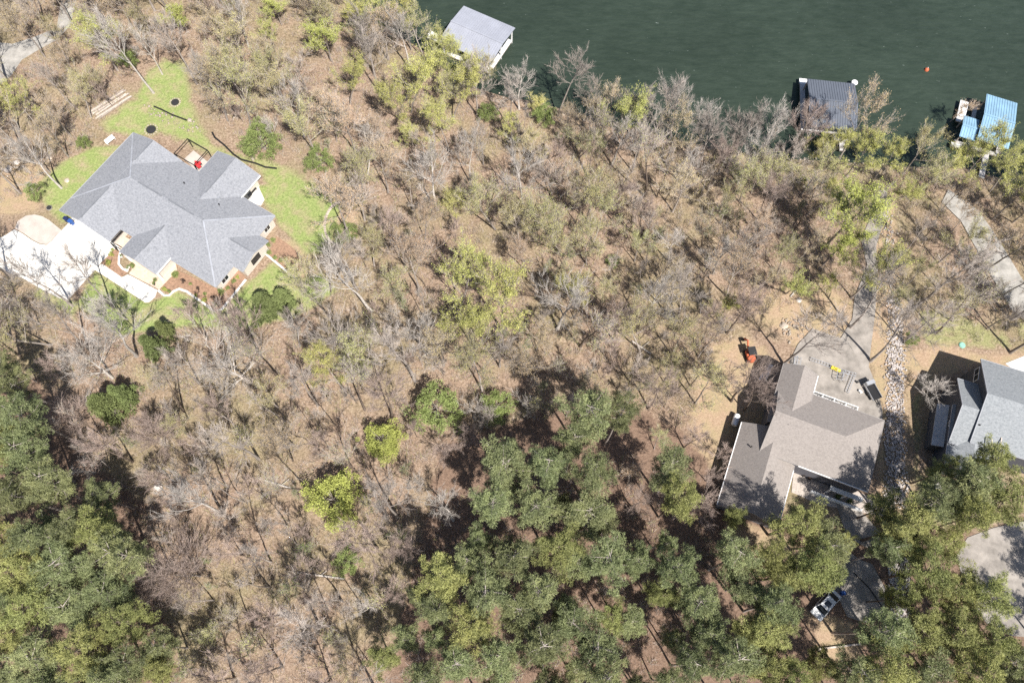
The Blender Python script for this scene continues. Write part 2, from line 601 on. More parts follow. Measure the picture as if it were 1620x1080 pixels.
GRASS = [
    [(62, 292), (98, 258), (150, 232), (190, 232), (150, 290), (112, 345), (96, 350), (70, 318)],
    [(160, 215), (152, 192), (205, 150), (225, 110), (262, 84), (300, 95), (318, 180), (345, 225), (430, 246), (520, 290), (545, 330), (520, 402),
     (490, 405), (440, 352), (400, 270), (330, 250), (250, 218), (215, 225)],
    [(148, 430), (238, 480), (262, 466), (282, 462), (345, 494), (380, 460), (430, 417), (478, 445), (505, 430), (530, 460), (470, 500), (380, 520), (300, 515), (190, 530), (120, 480), (140, 450)],
    [(1430, 470), (1500, 480), (1560, 500), (1600, 520), (1620, 560), (1570, 566), (1500, 556), (1450, 560)],
    [(1436, 630), (1462, 600), (1462, 740), (1500, 760), (1520, 830), (1500, 850), (1450, 820), (1440, 760)],
    [(60, 430), (140, 470), (120, 520), (40, 470)],
    [(1590, 470), (1640, 470), (1640, 560), (1600, 540)],
    [(400, 290), (470, 300), (540, 320), (520, 400), (485, 400), (440, 350)],
]
DIRT = [
    [(1105, 555), (1180, 530), (1215, 560), (1228, 640), (1180, 700), (1130, 740), (1095, 700)],
    [(1195, 500), (1225, 455), (1300, 450), (1345, 480), (1345, 545), (1262, 545)],
    [(1372, 510), (1385, 330), (1412, 320), (1430, 480), (1436, 760), (1445, 810), (1385, 800), (1395, 650)],
    [(1425, 560), (1500, 545), (1560, 566), (1490, 600), (1440, 640)],
    [(0, 270), (70, 250), (60, 330), (0, 340)],
    [(1275, 965), (1345, 985), (1360, 1040), (1300, 1050)],
    [(250, 170), (300, 185), (300, 200), (240, 190)],
    [(430, 372), (500, 400), (476, 440), (436, 410)],
    [(520, 330), (570, 330), (560, 380), (530, 400)],
    [(1150, 830), (1240, 840), (1260, 880), (1180, 890)],
    [(1560, 560), (1640, 560), (1640, 600), (1580, 585)],
]
STRAW = [
    [(-60, 560), (60, 600), (130, 720), (230, 800), (225, 900), (270, 1000), (300, 1140), (-60, 1140)],
    [(700, 700), (900, 640), (1010, 650), (1110, 700), (1140, 780), (1230, 820), (1500, 830), (1700, 900), (1700, 1140), (600, 1140), (640, 960)],
]

xs = np.concatenate([np.linspace(-700, -125, 24), np.arange(-122, 122.1, 0.5), np.linspace(125, 700, 24)])
ys = np.concatenate([np.linspace(-500, -24, 20), np.arange(-22, 128.1, 0.5), np.linspace(131, 700, 24)])
GX, GY = np.meshgrid(xs, ys)
gx, gy = GX.ravel(), GY.ravel()


def Qv(x, y, z=0.0):
    d0, d1, d2 = x, y, z - HC
    w_ = d0 * fwd[0] + d1 * fwd[1] + d2 * fwd[2]
    return 810 + F * (d0 * CR[0] + d1 * CR[1] + d2 * CR[2]) / w_, 540 - F * (d0 * CU[0] + d1 * CU[1] + d2 * CU[2]) / w_


land = inpoly(gx, gy, landpoly)
sd = segdist(gx, gy, [(-2000, 200), (-900, 260), (-300, 200)] + SHW + [(700, -100)]) * np.where(land, 1, -1)
gz = np.clip((sd - 0.6) / 1.6, -1.6, 0) * 0.75
gz += np.where(sd > 4, 1, 0) * 0.07 * (np.sin(gx * 0.31 + 1.3 * np.sin(gy * 0.17)) + np.sin(gy * 0.37 + gx * 0.11)) * 0.5 - 0.04
gpx, gpy = Qv(gx, gy)
front = (gy > -60) & (np.abs(gx) < 160)


def soft(polys, wts=None):
    r = np.zeros(gx.shape)
    for ip, poly in enumerate(polys):
        wp = W(poly)
        ins = inpoly(gx, gy, wp)
        d = segdist(gx, gy, wp + [wp[0]])
        r = np.maximum(r, np.clip(0.5 + np.where(ins, d, -d) / 4.5, 0, 1) * (wts[ip] if wts else 1))
    return r


cover = np.stack([soft(GRASS, [1, .62, 1, .5, .58, .6, .5, 1]), soft(DIRT), soft(STRAW), np.ones(gx.shape)], 1)
ny_, nx_ = GX.shape
ii = np.arange(ny_ * nx_).reshape(ny_, nx_)
faces = np.stack([ii[:-1, :-1].ravel(), ii[:-1, 1:].ravel(), ii[1:, 1:].ravel(), ii[1:, :-1].ravel()], 1)
gm = npmesh('ground', np.stack([gx, gy, gz], 1), faces, ground_mat(), smooth=True)
ca = gm.color_attributes.new('cover', 'FLOAT_COLOR', 'POINT')
ca.data.foreach_set('color', cover.astype(np.float32).ravel())
g_ = link('ground', gm)
tag(g_, 'leaf-littered hillside with lawns around the houses', kind='structure')
wb = MB()
wb.add([(-1500, -100, -0.35), (1500, -100, -0.35), (1500, 1500, -0.35), (-1500, 1500, -0.35)], [(0, 1, 2, 3)])
tag(wb.build('water', water_mat()), 'dark green rippled lake along the wooded shore', kind='structure')
CR8 = lambda x, y: (x / 6.354, 330 + y / 6.354)
C4 = lambda x, y: (80 + x / 3.484, 190 + y / 3.484)


def slab(name, pts, z, m_, label=None, th=0.12):
    b = MB()
    b.prism(W(pts), z - th, z)
    o = b.build(name, m_)
    return tag(o, label, kind='structure')


drive_px = [CR8(*p) for p in [(-60, 330), (60, 270), (150, 212), (230, 255), (330, 325), (400, 360), (470, 370), (520, 335), (560, 290), (640, 205), (700, 140), (760, 40), (1250, 330),
                              (1175, 385), (1165, 402), (1012, 552), (950, 626), (745, 850), (705, 900), (672, 925), (600, 900), (490, 850), (330, 760), (230, 700), (60, 640), (-60, 600)]]
slab('driveway', drive_px, 0.14, M_CONC, 'white concrete driveway in front of the garage')
slab('driveway_apron', [CR8(*p) for p in [(152, 200), (180, 130), (260, 75), (350, 62), (430, 80), (500, 120), (560, 170), (625, 222), (560, 280), (515, 330), (468, 362), (400, 350), (330, 315), (240, 250)]], 0.10, M_CONC3, 'tan worn parking bay beside the white driveway')
slab('walkway', [C4(*p) for p in [(285, 793), (395, 868), (430, 852), (590, 938), (578, 975), (545, 1004), (522, 1006), (245, 826)]], 0.148, M_CONC, 'white concrete front walk')
slab('entry_paving', [C4(*p) for p in [(395, 745), (455, 770), (590, 860), (690, 790), (700, 830), (600, 935), (432, 848), (470, 800)]], 0.136, M_PAVER, 'tan paved entry by the front door')
slab('mulch_bed', [C4(*p) for p in [(350, 700), (385, 735), (378, 800), (428, 838), (392, 864), (276, 790)]], 0.12, M_MULCH, 'brown mulch bed between driveway and walk')
slab('mulch_bed', [C4(*p) for p in [(604, 928), (640, 890), (700, 830), (750, 850), (905, 925), (1010, 800), (1080, 872), (945, 1036), (908, 1046), (860, 1016), (750, 940), (708, 926), (672, 938), (650, 962)]], 0.12, M_MULCH, 'brown mulch bed with small shrubs along the front wall')
slab('mulch_bed', [C4(*p) for p in [(1245, 640), (1330, 700), (1400, 770), (1330, 850), (1200, 740)]], 0.10, M_MULCH, 'brown mulch bed past the bedroom wing')
slab('courtyard', [C4(*p) for p in [(325, 668), (372, 622), (440, 660), (385, 720)]], 0.16, M_PAVER, 'small tan courtyard between the garage and the entry')
slab('patio', [C4(*p) for p in [(740, 215), (790, 170), (870, 235), (820, 300)]], 0.16, M_CONC3, 'back patio by the kitchen')
slab('patio', [C4(*p) for p in [(1030, 450), (1130, 330), (1180, 440), (1160, 475), (1075, 445)]], 0.16, M_CONC, 'side patio under the gable')
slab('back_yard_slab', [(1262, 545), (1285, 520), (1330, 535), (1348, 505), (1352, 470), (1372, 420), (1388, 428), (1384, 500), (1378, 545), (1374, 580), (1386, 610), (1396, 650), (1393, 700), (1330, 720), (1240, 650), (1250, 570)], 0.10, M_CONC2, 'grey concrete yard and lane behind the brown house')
slab('lane', [(1372, 420), (1362, 380), (1378, 340), (1392, 300), (1404, 300), (1398, 350), (1386, 390), (1388, 428)], 0.09, M_CONC2, 'grey lane down to the lake')
slab('side_drive', [(1500, 300), (1545, 330), (1570, 365), (1592, 400), (1640, 480), (1640, 520), (1600, 490), (1570, 440), (1545, 395), (1520, 350), (1490, 320)], 0.10, M_ASPH, 'pale grey drive down to the blue boathouse')
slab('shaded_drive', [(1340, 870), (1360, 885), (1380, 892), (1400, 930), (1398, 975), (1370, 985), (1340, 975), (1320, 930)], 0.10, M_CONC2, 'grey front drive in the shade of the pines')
slab('gravel_court', [(1256, 738), (1300, 752), (1332, 765), (1405, 800), (1398, 816), (1335, 806), (1290, 795), (1252, 778)], 0.07, M_PALEG, 'white gravel court in front of the brown house')
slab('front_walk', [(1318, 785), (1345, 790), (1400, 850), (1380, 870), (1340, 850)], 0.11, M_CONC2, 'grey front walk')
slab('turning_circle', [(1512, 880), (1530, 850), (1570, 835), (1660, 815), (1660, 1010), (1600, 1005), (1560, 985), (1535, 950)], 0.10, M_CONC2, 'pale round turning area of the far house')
slab('gravel_road', [(-20, 150), (-20, 66), (20, 70), (52, 60), (90, 45), (100, -20), (125, -20), (112, 40), (92, 62), (60, 80), (35, 95), (18, 120)], 0.08, M_ASPH, 'pale gravel road in the trees by the top corner')
slab('house_pad', [(1590, 575), (1640, 555), (1640, 600), (1610, 590)], 0.09, M_CONC, 'pale concrete behind the slate roofed house')

# edging around the beds (continuous strip, kerb)
def strip(name, pts, wd, z, m_, kind='structure', th=0.14, label=None, z0=None):
    wp = [Vector(P(*p)) for p in pts]
    Lf, Rt = [], []
    for i, p in enumerate(wp):
        a = wp[max(i - 1, 0)]
        b = wp[min(i + 1, len(wp) - 1)]
        d = (b - a).normalized()
        nn = Vector((-d.y, d.x))
        Lf.append(p + nn * wd / 2)
        Rt.append(p - nn * wd / 2)
    b = MB()
    n = len(wp)
    zb = z - th if z0 is None else z0
    v = [(q.x, q.y, z) for q in Lf] + [(q.x, q.y, z) for q in Rt] + [(q.x, q.y, zb) for q in Lf] + [(q.x, q.y, zb) for q in Rt]
    f = []
    for i in range(n - 1):
        f += [(i, n + i, n + i + 1, i + 1), (i, i + 1, 2 * n + i + 1, 2 * n + i), (n + i + 1, n + i, 3 * n + i, 3 * n + i + 1)]
    f += [(0, 2 * n, 3 * n, n), (n - 1, 2 * n - 1, 4 * n - 1, 3 * n - 1)]
    b.add(v, f)
    o = b.build(name, m_)
    return tag(o, label, kind=kind)


strip('kerb', [C4(*p) for p in [(595, 940), (628, 968), (655, 968), (680, 945), (710, 932), (752, 946), (860, 1022), (905, 1054), (945, 1044), (1010, 965), (1078, 880)]], 0.38, 0.2, M_CONC, label='pale concrete edging of the front bed')
strip('kerb', [C4(*p) for p in [(362, 690), (388, 722), (380, 760), (378, 795), (400, 822), (428, 836)]], 0.35, 0.2, M_CONC, label='pale concrete edging beside the courtyard')
strip('kerb', [C4(*p) for p in [(1190, 742), (1260, 800), (1330, 858), (1378, 890)]], 0.35, 0.2, M_CONC, label='pale edging strip of the side bed')

# ------------------------------------------------------------------ tree builders
rng = np.random.default_rng(7)


def tubes(segs, n):
    """segs: (k,8) p0,p1,r0,r1 -> verts, quads"""
    segs = np.asarray(segs, float)
    k = len(segs)
    p0, p1, r0, r1 = segs[:, 0:3], segs[:, 3:6], segs[:, 6], segs[:, 7]
    d = p1 - p0
    d /= np.linalg.norm(d, axis=1, keepdims=True) + 1e-9
    ref = np.where(np.abs(d[:, 2:3]) > 0.95, np.array([[1.0, 0, 0]]), np.array([[0, 0, 1.0]]))
    u = np.cross(d, ref)
    u /= np.linalg.norm(u, axis=1, keepdims=True) + 1e-9
    t = np.cross(u, d)
    V = np.zeros((k, 2, n, 3))
    for i in range(n):
        a = 2 * math.pi * i / n
        e = u * math.cos(a) + t * math.sin(a)
        V[:, 0, i] = p0 + e * r0[:, None]
        V[:, 1, i] = p1 + e * r1[:, None]
    V = V.reshape(-1, 3)
    base = (np.arange(k) * 2 * n)[:, None]
    Fc = []
    for i in range(n):
        j = (i + 1) % n
        Fc.append(base + np.array([[i, j, n + j, n + i]]))
    return V, np.concatenate(Fc)


def grow(rs, H, R, first=0.42, nl=9, up=0.5, sub=4, levels=3, fan=1.0, rt=None):
    """returns trunk segs, branch segs, twig anchors (pos, dir)"""
    trunk, br, anch = [], [], []
    rt = rt or H * 0.0125

    def limb(p, d, L, r, lv):
        n = 4 if lv <= 1 else 3
        pts = [p]
        for i in range(n):
            d = d + np.array(rs.normal(0, 0.10, 3)) + np.array([0, 0, up * 0.16])
            d /= np.linalg.norm(d)
            q = pts[-1] + d * L / n
            ra, rb = r * (1 - 0.7 * i / n), r * (1 - 0.7 * (i + 1) / n)
            br.append([*pts[-1], *q, ra, rb])
            pts.append(q)
            if lv < levels:
                for _ in range(sub if i else max(1, sub // 2)):
                    s = rs.normal(0, 1, 3)
                    s -= d * (s @ d)
                    s /= np.linalg.norm(s) + 1e-6
                    a = rs.uniform(0.35, 0.8)
                    dd = d * math.cos(a) + s * math.sin(a)
                    dd[2] += 0.12
                    dd /= np.linalg.norm(dd)
                    if rs.random() < 0.62:
                        limb(pts[-1] * 0.5 + pts[-2] * 0.5, dd, L * rs.uniform(0.42, 0.70), rb * 0.62, lv + 1)
            if lv >= levels - 1:
                anch.append((q, d))
    # trunk
    p = np.zeros(3)
    d = np.array([rs.normal(0, 0.09), rs.normal(0, 0.09), 1.0])
    n = 9
    pts = [p]
    for i in range(n):
        d = d + np.array([rs.normal(0, 0.05), rs.normal(0, 0.05), 0])
        d /= np.linalg.norm(d)
        pts.append(pts[-1] + d * H * 0.86 / n)
        trunk.append([*pts[-2], *pts[-1], rt * (1 - 0.88 * i / n) * (1.25 if i == 0 else 1), rt * (1 - 0.88 * (i + 1) / n)])
    az = rs.uniform(0, 6.28)
    for k in range(nl):
        f = first + (0.98 - first) * (k + rs.random() * 0.6) / nl
        h = f * n
        i = min(int(h), n - 1)
        q = pts[i] + (pts[i + 1] - pts[i]) * (h - i)
        az += 2.4 + rs.normal(0, 0.4)
        tilt = (0.95 - 0.55 * (f - first) / (1 - first)) * fan
        dd = np.array([math.cos(az) * math.sin(tilt), math.sin(az) * math.sin(tilt), math.cos(tilt)])
        L = R * (1.15 - 0.5 * (f - first) / (1 - first)) * rs.uniform(0.75, 1.15)
        limb(q, dd, L, rt * 0.5 * (1.15 - f), 1)
    return trunk, br, anch


def blades(pos, dirs, L, wd, rs):
    """thin triangles from pos along dirs"""
    n = len(pos)
    s = np.cross(dirs, rs.normal(0, 1, (n, 3)))
    s /= np.linalg.norm(s, axis=1, keepdims=True) + 1e-9
    V = np.stack([pos - s * wd / 2, pos + s * wd / 2, pos + dirs * L[:, None]], 1).reshape(-1, 3)
    Fc = np.arange(n * 3).reshape(-1, 3)
    return V, Fc


def leaves(pos, size, rs, flat=0.0):
    n = len(pos)
    a = rs.normal(0, 1, (n, 3))
    b = rs.normal(0, 1, (n, 3))
    if flat:
        a[:, 2] *= 1 - flat
        b[:, 2] *= 1 - flat
    a /= np.linalg.norm(a, axis=1, keepdims=True)
    b -= a * np.sum(a * b, 1, keepdims=True)
    b /= np.linalg.norm(b, axis=1, keepdims=True)
    s = (size * rs.uniform(0.6, 1.3, n))[:, None]
    V = np.stack([pos - a * s * 0.6, pos + b * s * 0.45, pos + a * s * 0.6], 1).reshape(-1, 3)
    return V, np.arange(n * 3).reshape(-1, 3)


def tri(quads):
    return np.concatenate([quads[:, [0, 1, 2]], quads[:, [0, 2, 3]]])


def merge(parts):
    Vs, Fs, Ms, k = [], [], [], 0
    for V, Fc, mi in parts:
        Vs.append(V)
        Fs.append(Fc + k)
        Ms.append(np.full(len(Fc), mi))
        k += len(V)
    return np.concatenate(Vs), np.concatenate(Fs), np.concatenate(Ms)


def deciduous(seed, H, R, ntwig=6000, nleaf=0, lsize=0.15, bark=None, twig=None, leaf=None, twl=0.8, sub=4, tww=0.024, **kw):
    rs = np.random.default_rng(seed)
    trunk, br, anch = grow(rs, H, R, sub=sub, **kw)
    V1, F1 = tubes(trunk, 7)
    big = [s for s in br if s[6] > 0.035]
    small = [s for s in br if s[6] <= 0.035]
    V2, F2 = tubes(big, 4) if big else (np.zeros((0, 3)), np.zeros((0, 4), int))
    Vt, Ft, _ = merge([(V1, F1, 0), (V2, F2, 0)])
    me_t = npmesh('trunk', Vt, Ft, bark, smooth=True)
    small = [s[:6] + [max(s[6], 0.022), max(s[7], 0.014)] for s in small]
    parts = []
    if small:
        V3, F3 = tubes(small, 3)
        parts.append((V3, tri(F3), 0))
    ap = np.array([a[0] for a in anch])
    ad = np.array([a[1] for a in anch])
    k = rs.integers(0, len(ap), ntwig)
    back = rs.uniform(0, 0.6, (ntwig, 1))
    d = ad[k] * 1.0 + rs.normal(0, 0.42, (ntwig, 3)) + np.array([0, 0, 0.25])
    d /= np.linalg.norm(d, axis=1, keepdims=True)
    pos = ap[k] - ad[k] * back
    L = twl * rs.uniform(0.5, 1.3, ntwig)
    V4, F4 = blades(pos, d, L, tww, rs)
    parts.append((V4, F4, 0))
    mats = [twig]
    if nleaf:
        kk = rs.integers(0, ntwig, nleaf)
        lp = pos[kk] + d[kk] * (L[kk] * rs.uniform(0.2, 1.1, nleaf))[:, None] + rs.normal(0, 0.12, (nleaf, 3))
        V5, F5 = leaves(lp, lsize, rs)
        parts.append((V5, F5, 1))
        mats.append(leaf)
    V, Fc, mi = merge(parts)
    me_c = npmesh('crown', V, Fc, mats, mi)
    allp = ap
    return dict(trunk=me_t, crown=me_c, H=H, R=float(np.percentile(np.hypot(allp[:, 0], allp[:, 1]), 92)) + 0.5, zc=float(np.mean(allp[:, 2])), c=allp[:, :2].mean(0))


def puffs(rs, cen, rad, n, L, wd, upb=0.35):
    """needle tufts: blades radiating out of small balls"""
    m_ = len(cen)
    k = np.repeat(np.arange(m_), n)
    d = rs.normal(0, 1, (len(k), 3))
    d[:, 2] = d[:, 2] + upb * 1.6
    d /= np.linalg.norm(d, axis=1, keepdims=True)
    pos = cen[k] + d * (rad[k] * rs.uniform(0.25, 0.95, len(k)) ** 0.6)[:, None]
    dd = d + rs.normal(0, 0.5, d.shape)
    dd /= np.linalg.norm(dd, axis=1, keepdims=True)
    return blades(pos, dd, L * rs.uniform(0.6, 1.2, len(k)), wd, rs)


def pine(seed, H, R, leaf, bare=0.5, nb=27, dens=62):
    rs = np.random.default_rng(seed)
    trunk, p = [], np.zeros(3)
    n = 10
    lean = rs.normal(0, 0.035, 2)
    pts = [p]
    rt = 0.19 * H / 17
    for i in range(n):
        d = np.array([lean[0] + rs.normal(0, 0.02), lean[1] + rs.normal(0, 0.02), 1.0])
        pts.append(pts[-1] + d * H * 0.98 / n)
        trunk.append([*pts[-2], *pts[-1], rt * (1 - 0.9 * i / n), rt * (1 - 0.9 * (i + 1) / n)])
    cen, rad = [], []
    az = 0
    for k in range(nb):
        f = bare + (1 - bare) * ((k + rs.random()) / nb) ** 0.9
        h = f * n
        i = min(int(h), n - 1)
        q = pts[i] + (pts[i + 1] - pts[i]) * (h - i)
        t = (f - bare) / (1 - bare)
        prof = (0.55 + 0.6 * t) if t < 0.45 else math.sqrt(max(0.02, 1 - ((t - 0.45) / 0.6) ** 2)) * 0.85
        L = R * prof * rs.uniform(0.5, 1.3)
        az += 2.4 + rs.normal(0, 0.5)
        dd = np.array([math.cos(az), math.sin(az), rs.uniform(0.05, 0.35)])
        mid = q + dd * L * 0.5
        end = mid + (dd + np.array([0, 0, 0.35])) * L * 0.5
        trunk.append([*q, *mid, 0.06, 0.045])
        trunk.append([*mid, *end, 0.045, 0.015])
        for s in np.arange(0.38, 1.06, 0.115 if L > 2.2 else 0.17):
            c = (q + (mid - q) * s * 2) if s < 0.5 else mid + (end - mid) * (s - 0.5) * 2
            cen.append(c + rs.normal(0, 0.22, 3) + np.array([0, 0, 0.15]))
            rad.append(rs.uniform(0.26, 0.50))
            if rs.random() < 0.75:
                sd_ = np.array([-dd[1], dd[0], 0.25]) * rs.choice([-1, 1]) * rs.uniform(0.3, 1.0) * (1.1 - .4 * s)
                cen.append(c + sd_)
                rad.append(rs.uniform(0.24, 0.46))
    cen = np.array(cen)
    rad = np.array(rad)
    V, Fc = puffs(rs, cen, rad, dens, 0.30, 0.062, upb=0.5)
    V1, F1 = tubes(trunk, 5)
    return dict(trunk=npmesh('trunk', V1, F1, M_BARKD if leaf is M_PINEY else M_BARK, smooth=True), crown=npmesh('crown', V, Fc, leaf), H=H,
                R=float(np.percentile(np.hypot(cen[:, 0], cen[:, 1]), 90)) + 0.5, zc=float(cen[:, 2].mean()) + 0.8, c=cen[:, :2].mean(0))


def dense(seed, H, R, leaf, low=0.15, nb=110, dens=90, L=0.22, wd=0.12, cone=False, trunkm=None):
    rs = np.random.default_rng(seed)
    cen, rad, segs = [], [], [[0, 0, 0, 0, 0, H * 0.8, 0.02 * H, 0.004 * H]]
    for k in range(nb):
        z = H * (low + (0.97 - low) * rs.random() ** 0.8)
        t = (z / H - low) / (1 - low)
        rr = R * ((1 - t) ** 0.8 if cone else math.sqrt(max(0, 1 - (2 * t - 0.85) ** 2 / 1.6)))
        a = rs.uniform(0, 6.28)
        q = rs.uniform(0.45, 1.0) * rr * (1 + 0.22 * math.sin(a * 3 + seed) + 0.12 * math.sin(a * 7))
        c = np.array([math.cos(a) * q, math.sin(a) * q, z])
        cen.append(c)
        rad.append(rs.uniform(0.10, 0.19) * (R + 0.8))
        if rs.random() < 0.35:
            segs.append([0, 0, z * 0.6, *c, 0.04, 0.01])
    cen, rad = np.array(cen), np.array(rad)
    V, Fc = puffs(rs, cen, rad, dens, L, wd)
    V1, F1 = tubes(segs, 5)
    return dict(trunk=npmesh('trunk', V1, F1, trunkm or M_BARK), crown=npmesh('crown', V, Fc, leaf), H=H, R=R, zc=H * 0.6, c=np.zeros(2))


PR = {}
PR['pale'] = [deciduous(11 + i, 17, 4.8, 3600, bark=M_BARKP, twig=M_TWIGP, nl=8, sub=3, twl=0.9, rt=0.26, first=0.38 + .06 * i, fan=.9) for i in range(4)]
PR['grey'] = [deciduous(31 + i, 17, 4.3, 3300, 0, bark=M_BARK, twig=M_TWIG, nl=8, sub=3, rt=0.22, first=0.42 + .05 * i, fan=.75 + .08 * i) for i in range(4)]
PR['sparse'] = [deciduous(41 + i, 19, 4.6, 1500, 700, 0.13, bark=M_BARKD, twig=M_TWIG, leaf=M_BUDO, nl=6 + i % 2, sub=3, first=0.45 + .05 * i, rt=0.21, fan=0.7) for i in range(5)]
PR['brown'] = [deciduous(51 + i, 15, 4.1, 4600, 0, bark=M_BARKD, twig=M_TWIGR, nl=9, sub=3, first=0.35 + .06 * i) for i in range(4)]
PR['pole'] = [deciduous(61 + i, 13, 2.2, 700, 120, .12, bark=M_BARKD if i % 2 else M_BARK, twig=M_TWIG, leaf=M_BUDT, nl=6, sub=2, levels=2, first=0.5, rt=0.11, fan=.6) for i in range(4)]
PR['tanbud'] = [deciduous(71 + i, 15, 4.1, 3400, 4200, 0.14, bark=M_BARK, twig=M_TWIG, leaf=M_BUDT, nl=9, sub=3) for i in range(3)]
PR['olive'] = [deciduous(91 + i, 14, 4.2, 2600, 6800, 0.13, bark=M_BARK, twig=M_TWIG, leaf=M_BUDO, nl=9, sub=3) for i in range(3)]
PR['yellow'] = [deciduous(111 + i, 15, 4.6, 2600, 13000, 0.15, bark=M_BARK, twig=M_TWIG, leaf=M_LEAFY, nl=10, sub=3) for i in range(3)]
PR['limetall'] = [deciduous(131 + i, 16, 4.2, 2000, 13000, 0.19, bark=M_BARK, twig=M_TWIG, leaf=M_LEAFL, nl=10) for i in range(2)]
PR['fan'] = [deciduous(151, 15, 8.0, 5500, 0, bark=M_BARKP, twig=M_TWIGP, nl=15, first=0.2, fan=0.95, twl=1.1, rt=0.3, sub=3),
             deciduous(152, 12, 6.5, 10000, 0, bark=M_BARK, twig=M_TWIGR, nl=14, first=0.15, fan=1.1, twl=1.0)]
PR['sapling'] = [deciduous(171 + i, 7.5, 1.9, 1900, 0, bark=M_BARKD, twig=M_TWIG if i % 2 else M_TWIGR, nl=7, sub=3, levels=2, first=0.3, rt=0.06) for i in range(4)]
PR['budsap'] = [deciduous(181 + i, 6.5, 1.9, 900, 900, 0.13, bark=M_BARKD, twig=M_TWIG, leaf=(M_BUDO, M_LEAFG)[i % 2], nl=7, sub=3, levels=2, first=0.25, rt=0.05) for i in range(2)]
PR['pine'] = [pine(201 + i, 18, 3.3, M_PINE) for i in range(4)]
PR['piney'] = [pine(221 + i, 18, 3.5, M_PINEY) for i in range(3)]
PR['lime'] = [dense(241 + i, 5.5, 3.3, M_LEAFL, nb=120, dens=95) for i in range(2)]
PR['green'] = [dense(251 + i, 5.0, 2.8, M_LEAFG, nb=75, dens=85, L=.26, wd=.09) for i in range(3)]
PR['cedar'] = [dense(261 + i, 7.0, 2.3, M_CEDAR, cone=True, low=0.05, nb=120, dens=90) for i in range(2)]

TREES = []      # dict(kind, px, py, base, name)
GROUPS = {'pale': ('bare_tree', 'pale grey bare tree', 'leafless deciduous trees'), 'grey': ('bare_tree', 'grey-brown bare tree', 'leafless deciduous trees'),
          'brown': ('bare_tree', 'dark-trunked pinkish bare tree', 'leafless deciduous trees'),
          'tanbud': ('budding_tree', 'tan budding tree', 'trees in bud'), 'olive': ('budding_tree', 'olive budding tree', 'trees in bud'),
          'yellow': ('leafing_tree', 'yellow-green young-leaved tree', 'trees in young leaf'), 'limetall': ('leafing_tree', 'bright lime tree', 'trees in young leaf'),
          'sparse': ('bare_tree', 'tall thin-crowned bare tree', 'leafless deciduous trees'),
          'pole': ('sapling', 'thin pole-like bare tree', 'thin pole trees in the woods'),
          'fan': ('bare_tree', 'wide spreading bare tree', 'leafless deciduous trees'), 'sapling': ('sapling', 'slender bare sapling', 'bare saplings under the trees'),
          'budsap': ('sapling', 'small green-budded sapling', 'budding saplings under the trees'),
          'pine': ('pine_tree', 'blue-green pine', 'tall pines'), 'piney': ('pine_tree', 'yellow-green pine', 'tall pines'),
          'lime': ('lime_green_tree', 'dense round lime-green tree', 'round lime-green trees'), 'green': ('broadleaf_evergreen', 'dense mid-green bush', 'dense green bushes'),
          'cedar': ('cedar_tree', 'dark green cedar', 'cedars and junipers')}


def plant(kind, x, y, s, rot=None, sz=None, label=None, idx=None):
    pr = PR[kind][rng.integers(len(PR[kind])) if idx is None else idx]
    name = GROUPS[kind][0]
    rot = rng.uniform(0, 6.28) if rot is None else rot
    o = empty(name, x, y, -0.05, rot)
    o.scale = (s, s, s if sz is None else sz)
    link('trunk', pr['trunk'], o)
    link('crown', pr['crown'], o)
    hz = pr['zc'] * (s if sz is None else sz)
    cx = x + (pr['c'][0] * math.cos(rot) - pr['c'][1] * math.sin(rot)) * s
    cy = y + (pr['c'][0] * math.sin(rot) + pr['c'][1] * math.cos(rot)) * s
    q = Q(cx, cy, hz)
    TREES.append(dict(o=o, kind=kind, px=q[0], py=q[1], x=x, y=y, label=label, s=s))
    return o


def crown_at(kind, px, py, rpx, label=None, hs=1.0, idx=None):
    """plant so that the crown shows centred on (px,py) with about rpx radius"""
    idx = int(rng.integers(len(PR[kind]))) if idx is None else idx
    pr = PR[kind][idx]
    s = 1.0
    for _ in range(3):
        z = pr['zc'] * s * hs
        x, y = P(px, py, z)
        x2, y2 = P(px + rpx, py, z)
        s = (math.hypot(x2 - x, y2 - y)) / pr['R']
    rot = rng.uniform(0, 6.28)
    x -= (pr['c'][0] * math.cos(rot) - pr['c'][1] * math.sin(rot)) * s
    y -= (pr['c'][0] * math.sin(rot) + pr['c'][1] * math.cos(rot)) * s
    return plant(kind, x, y, s, rot, s * hs, label, idx)


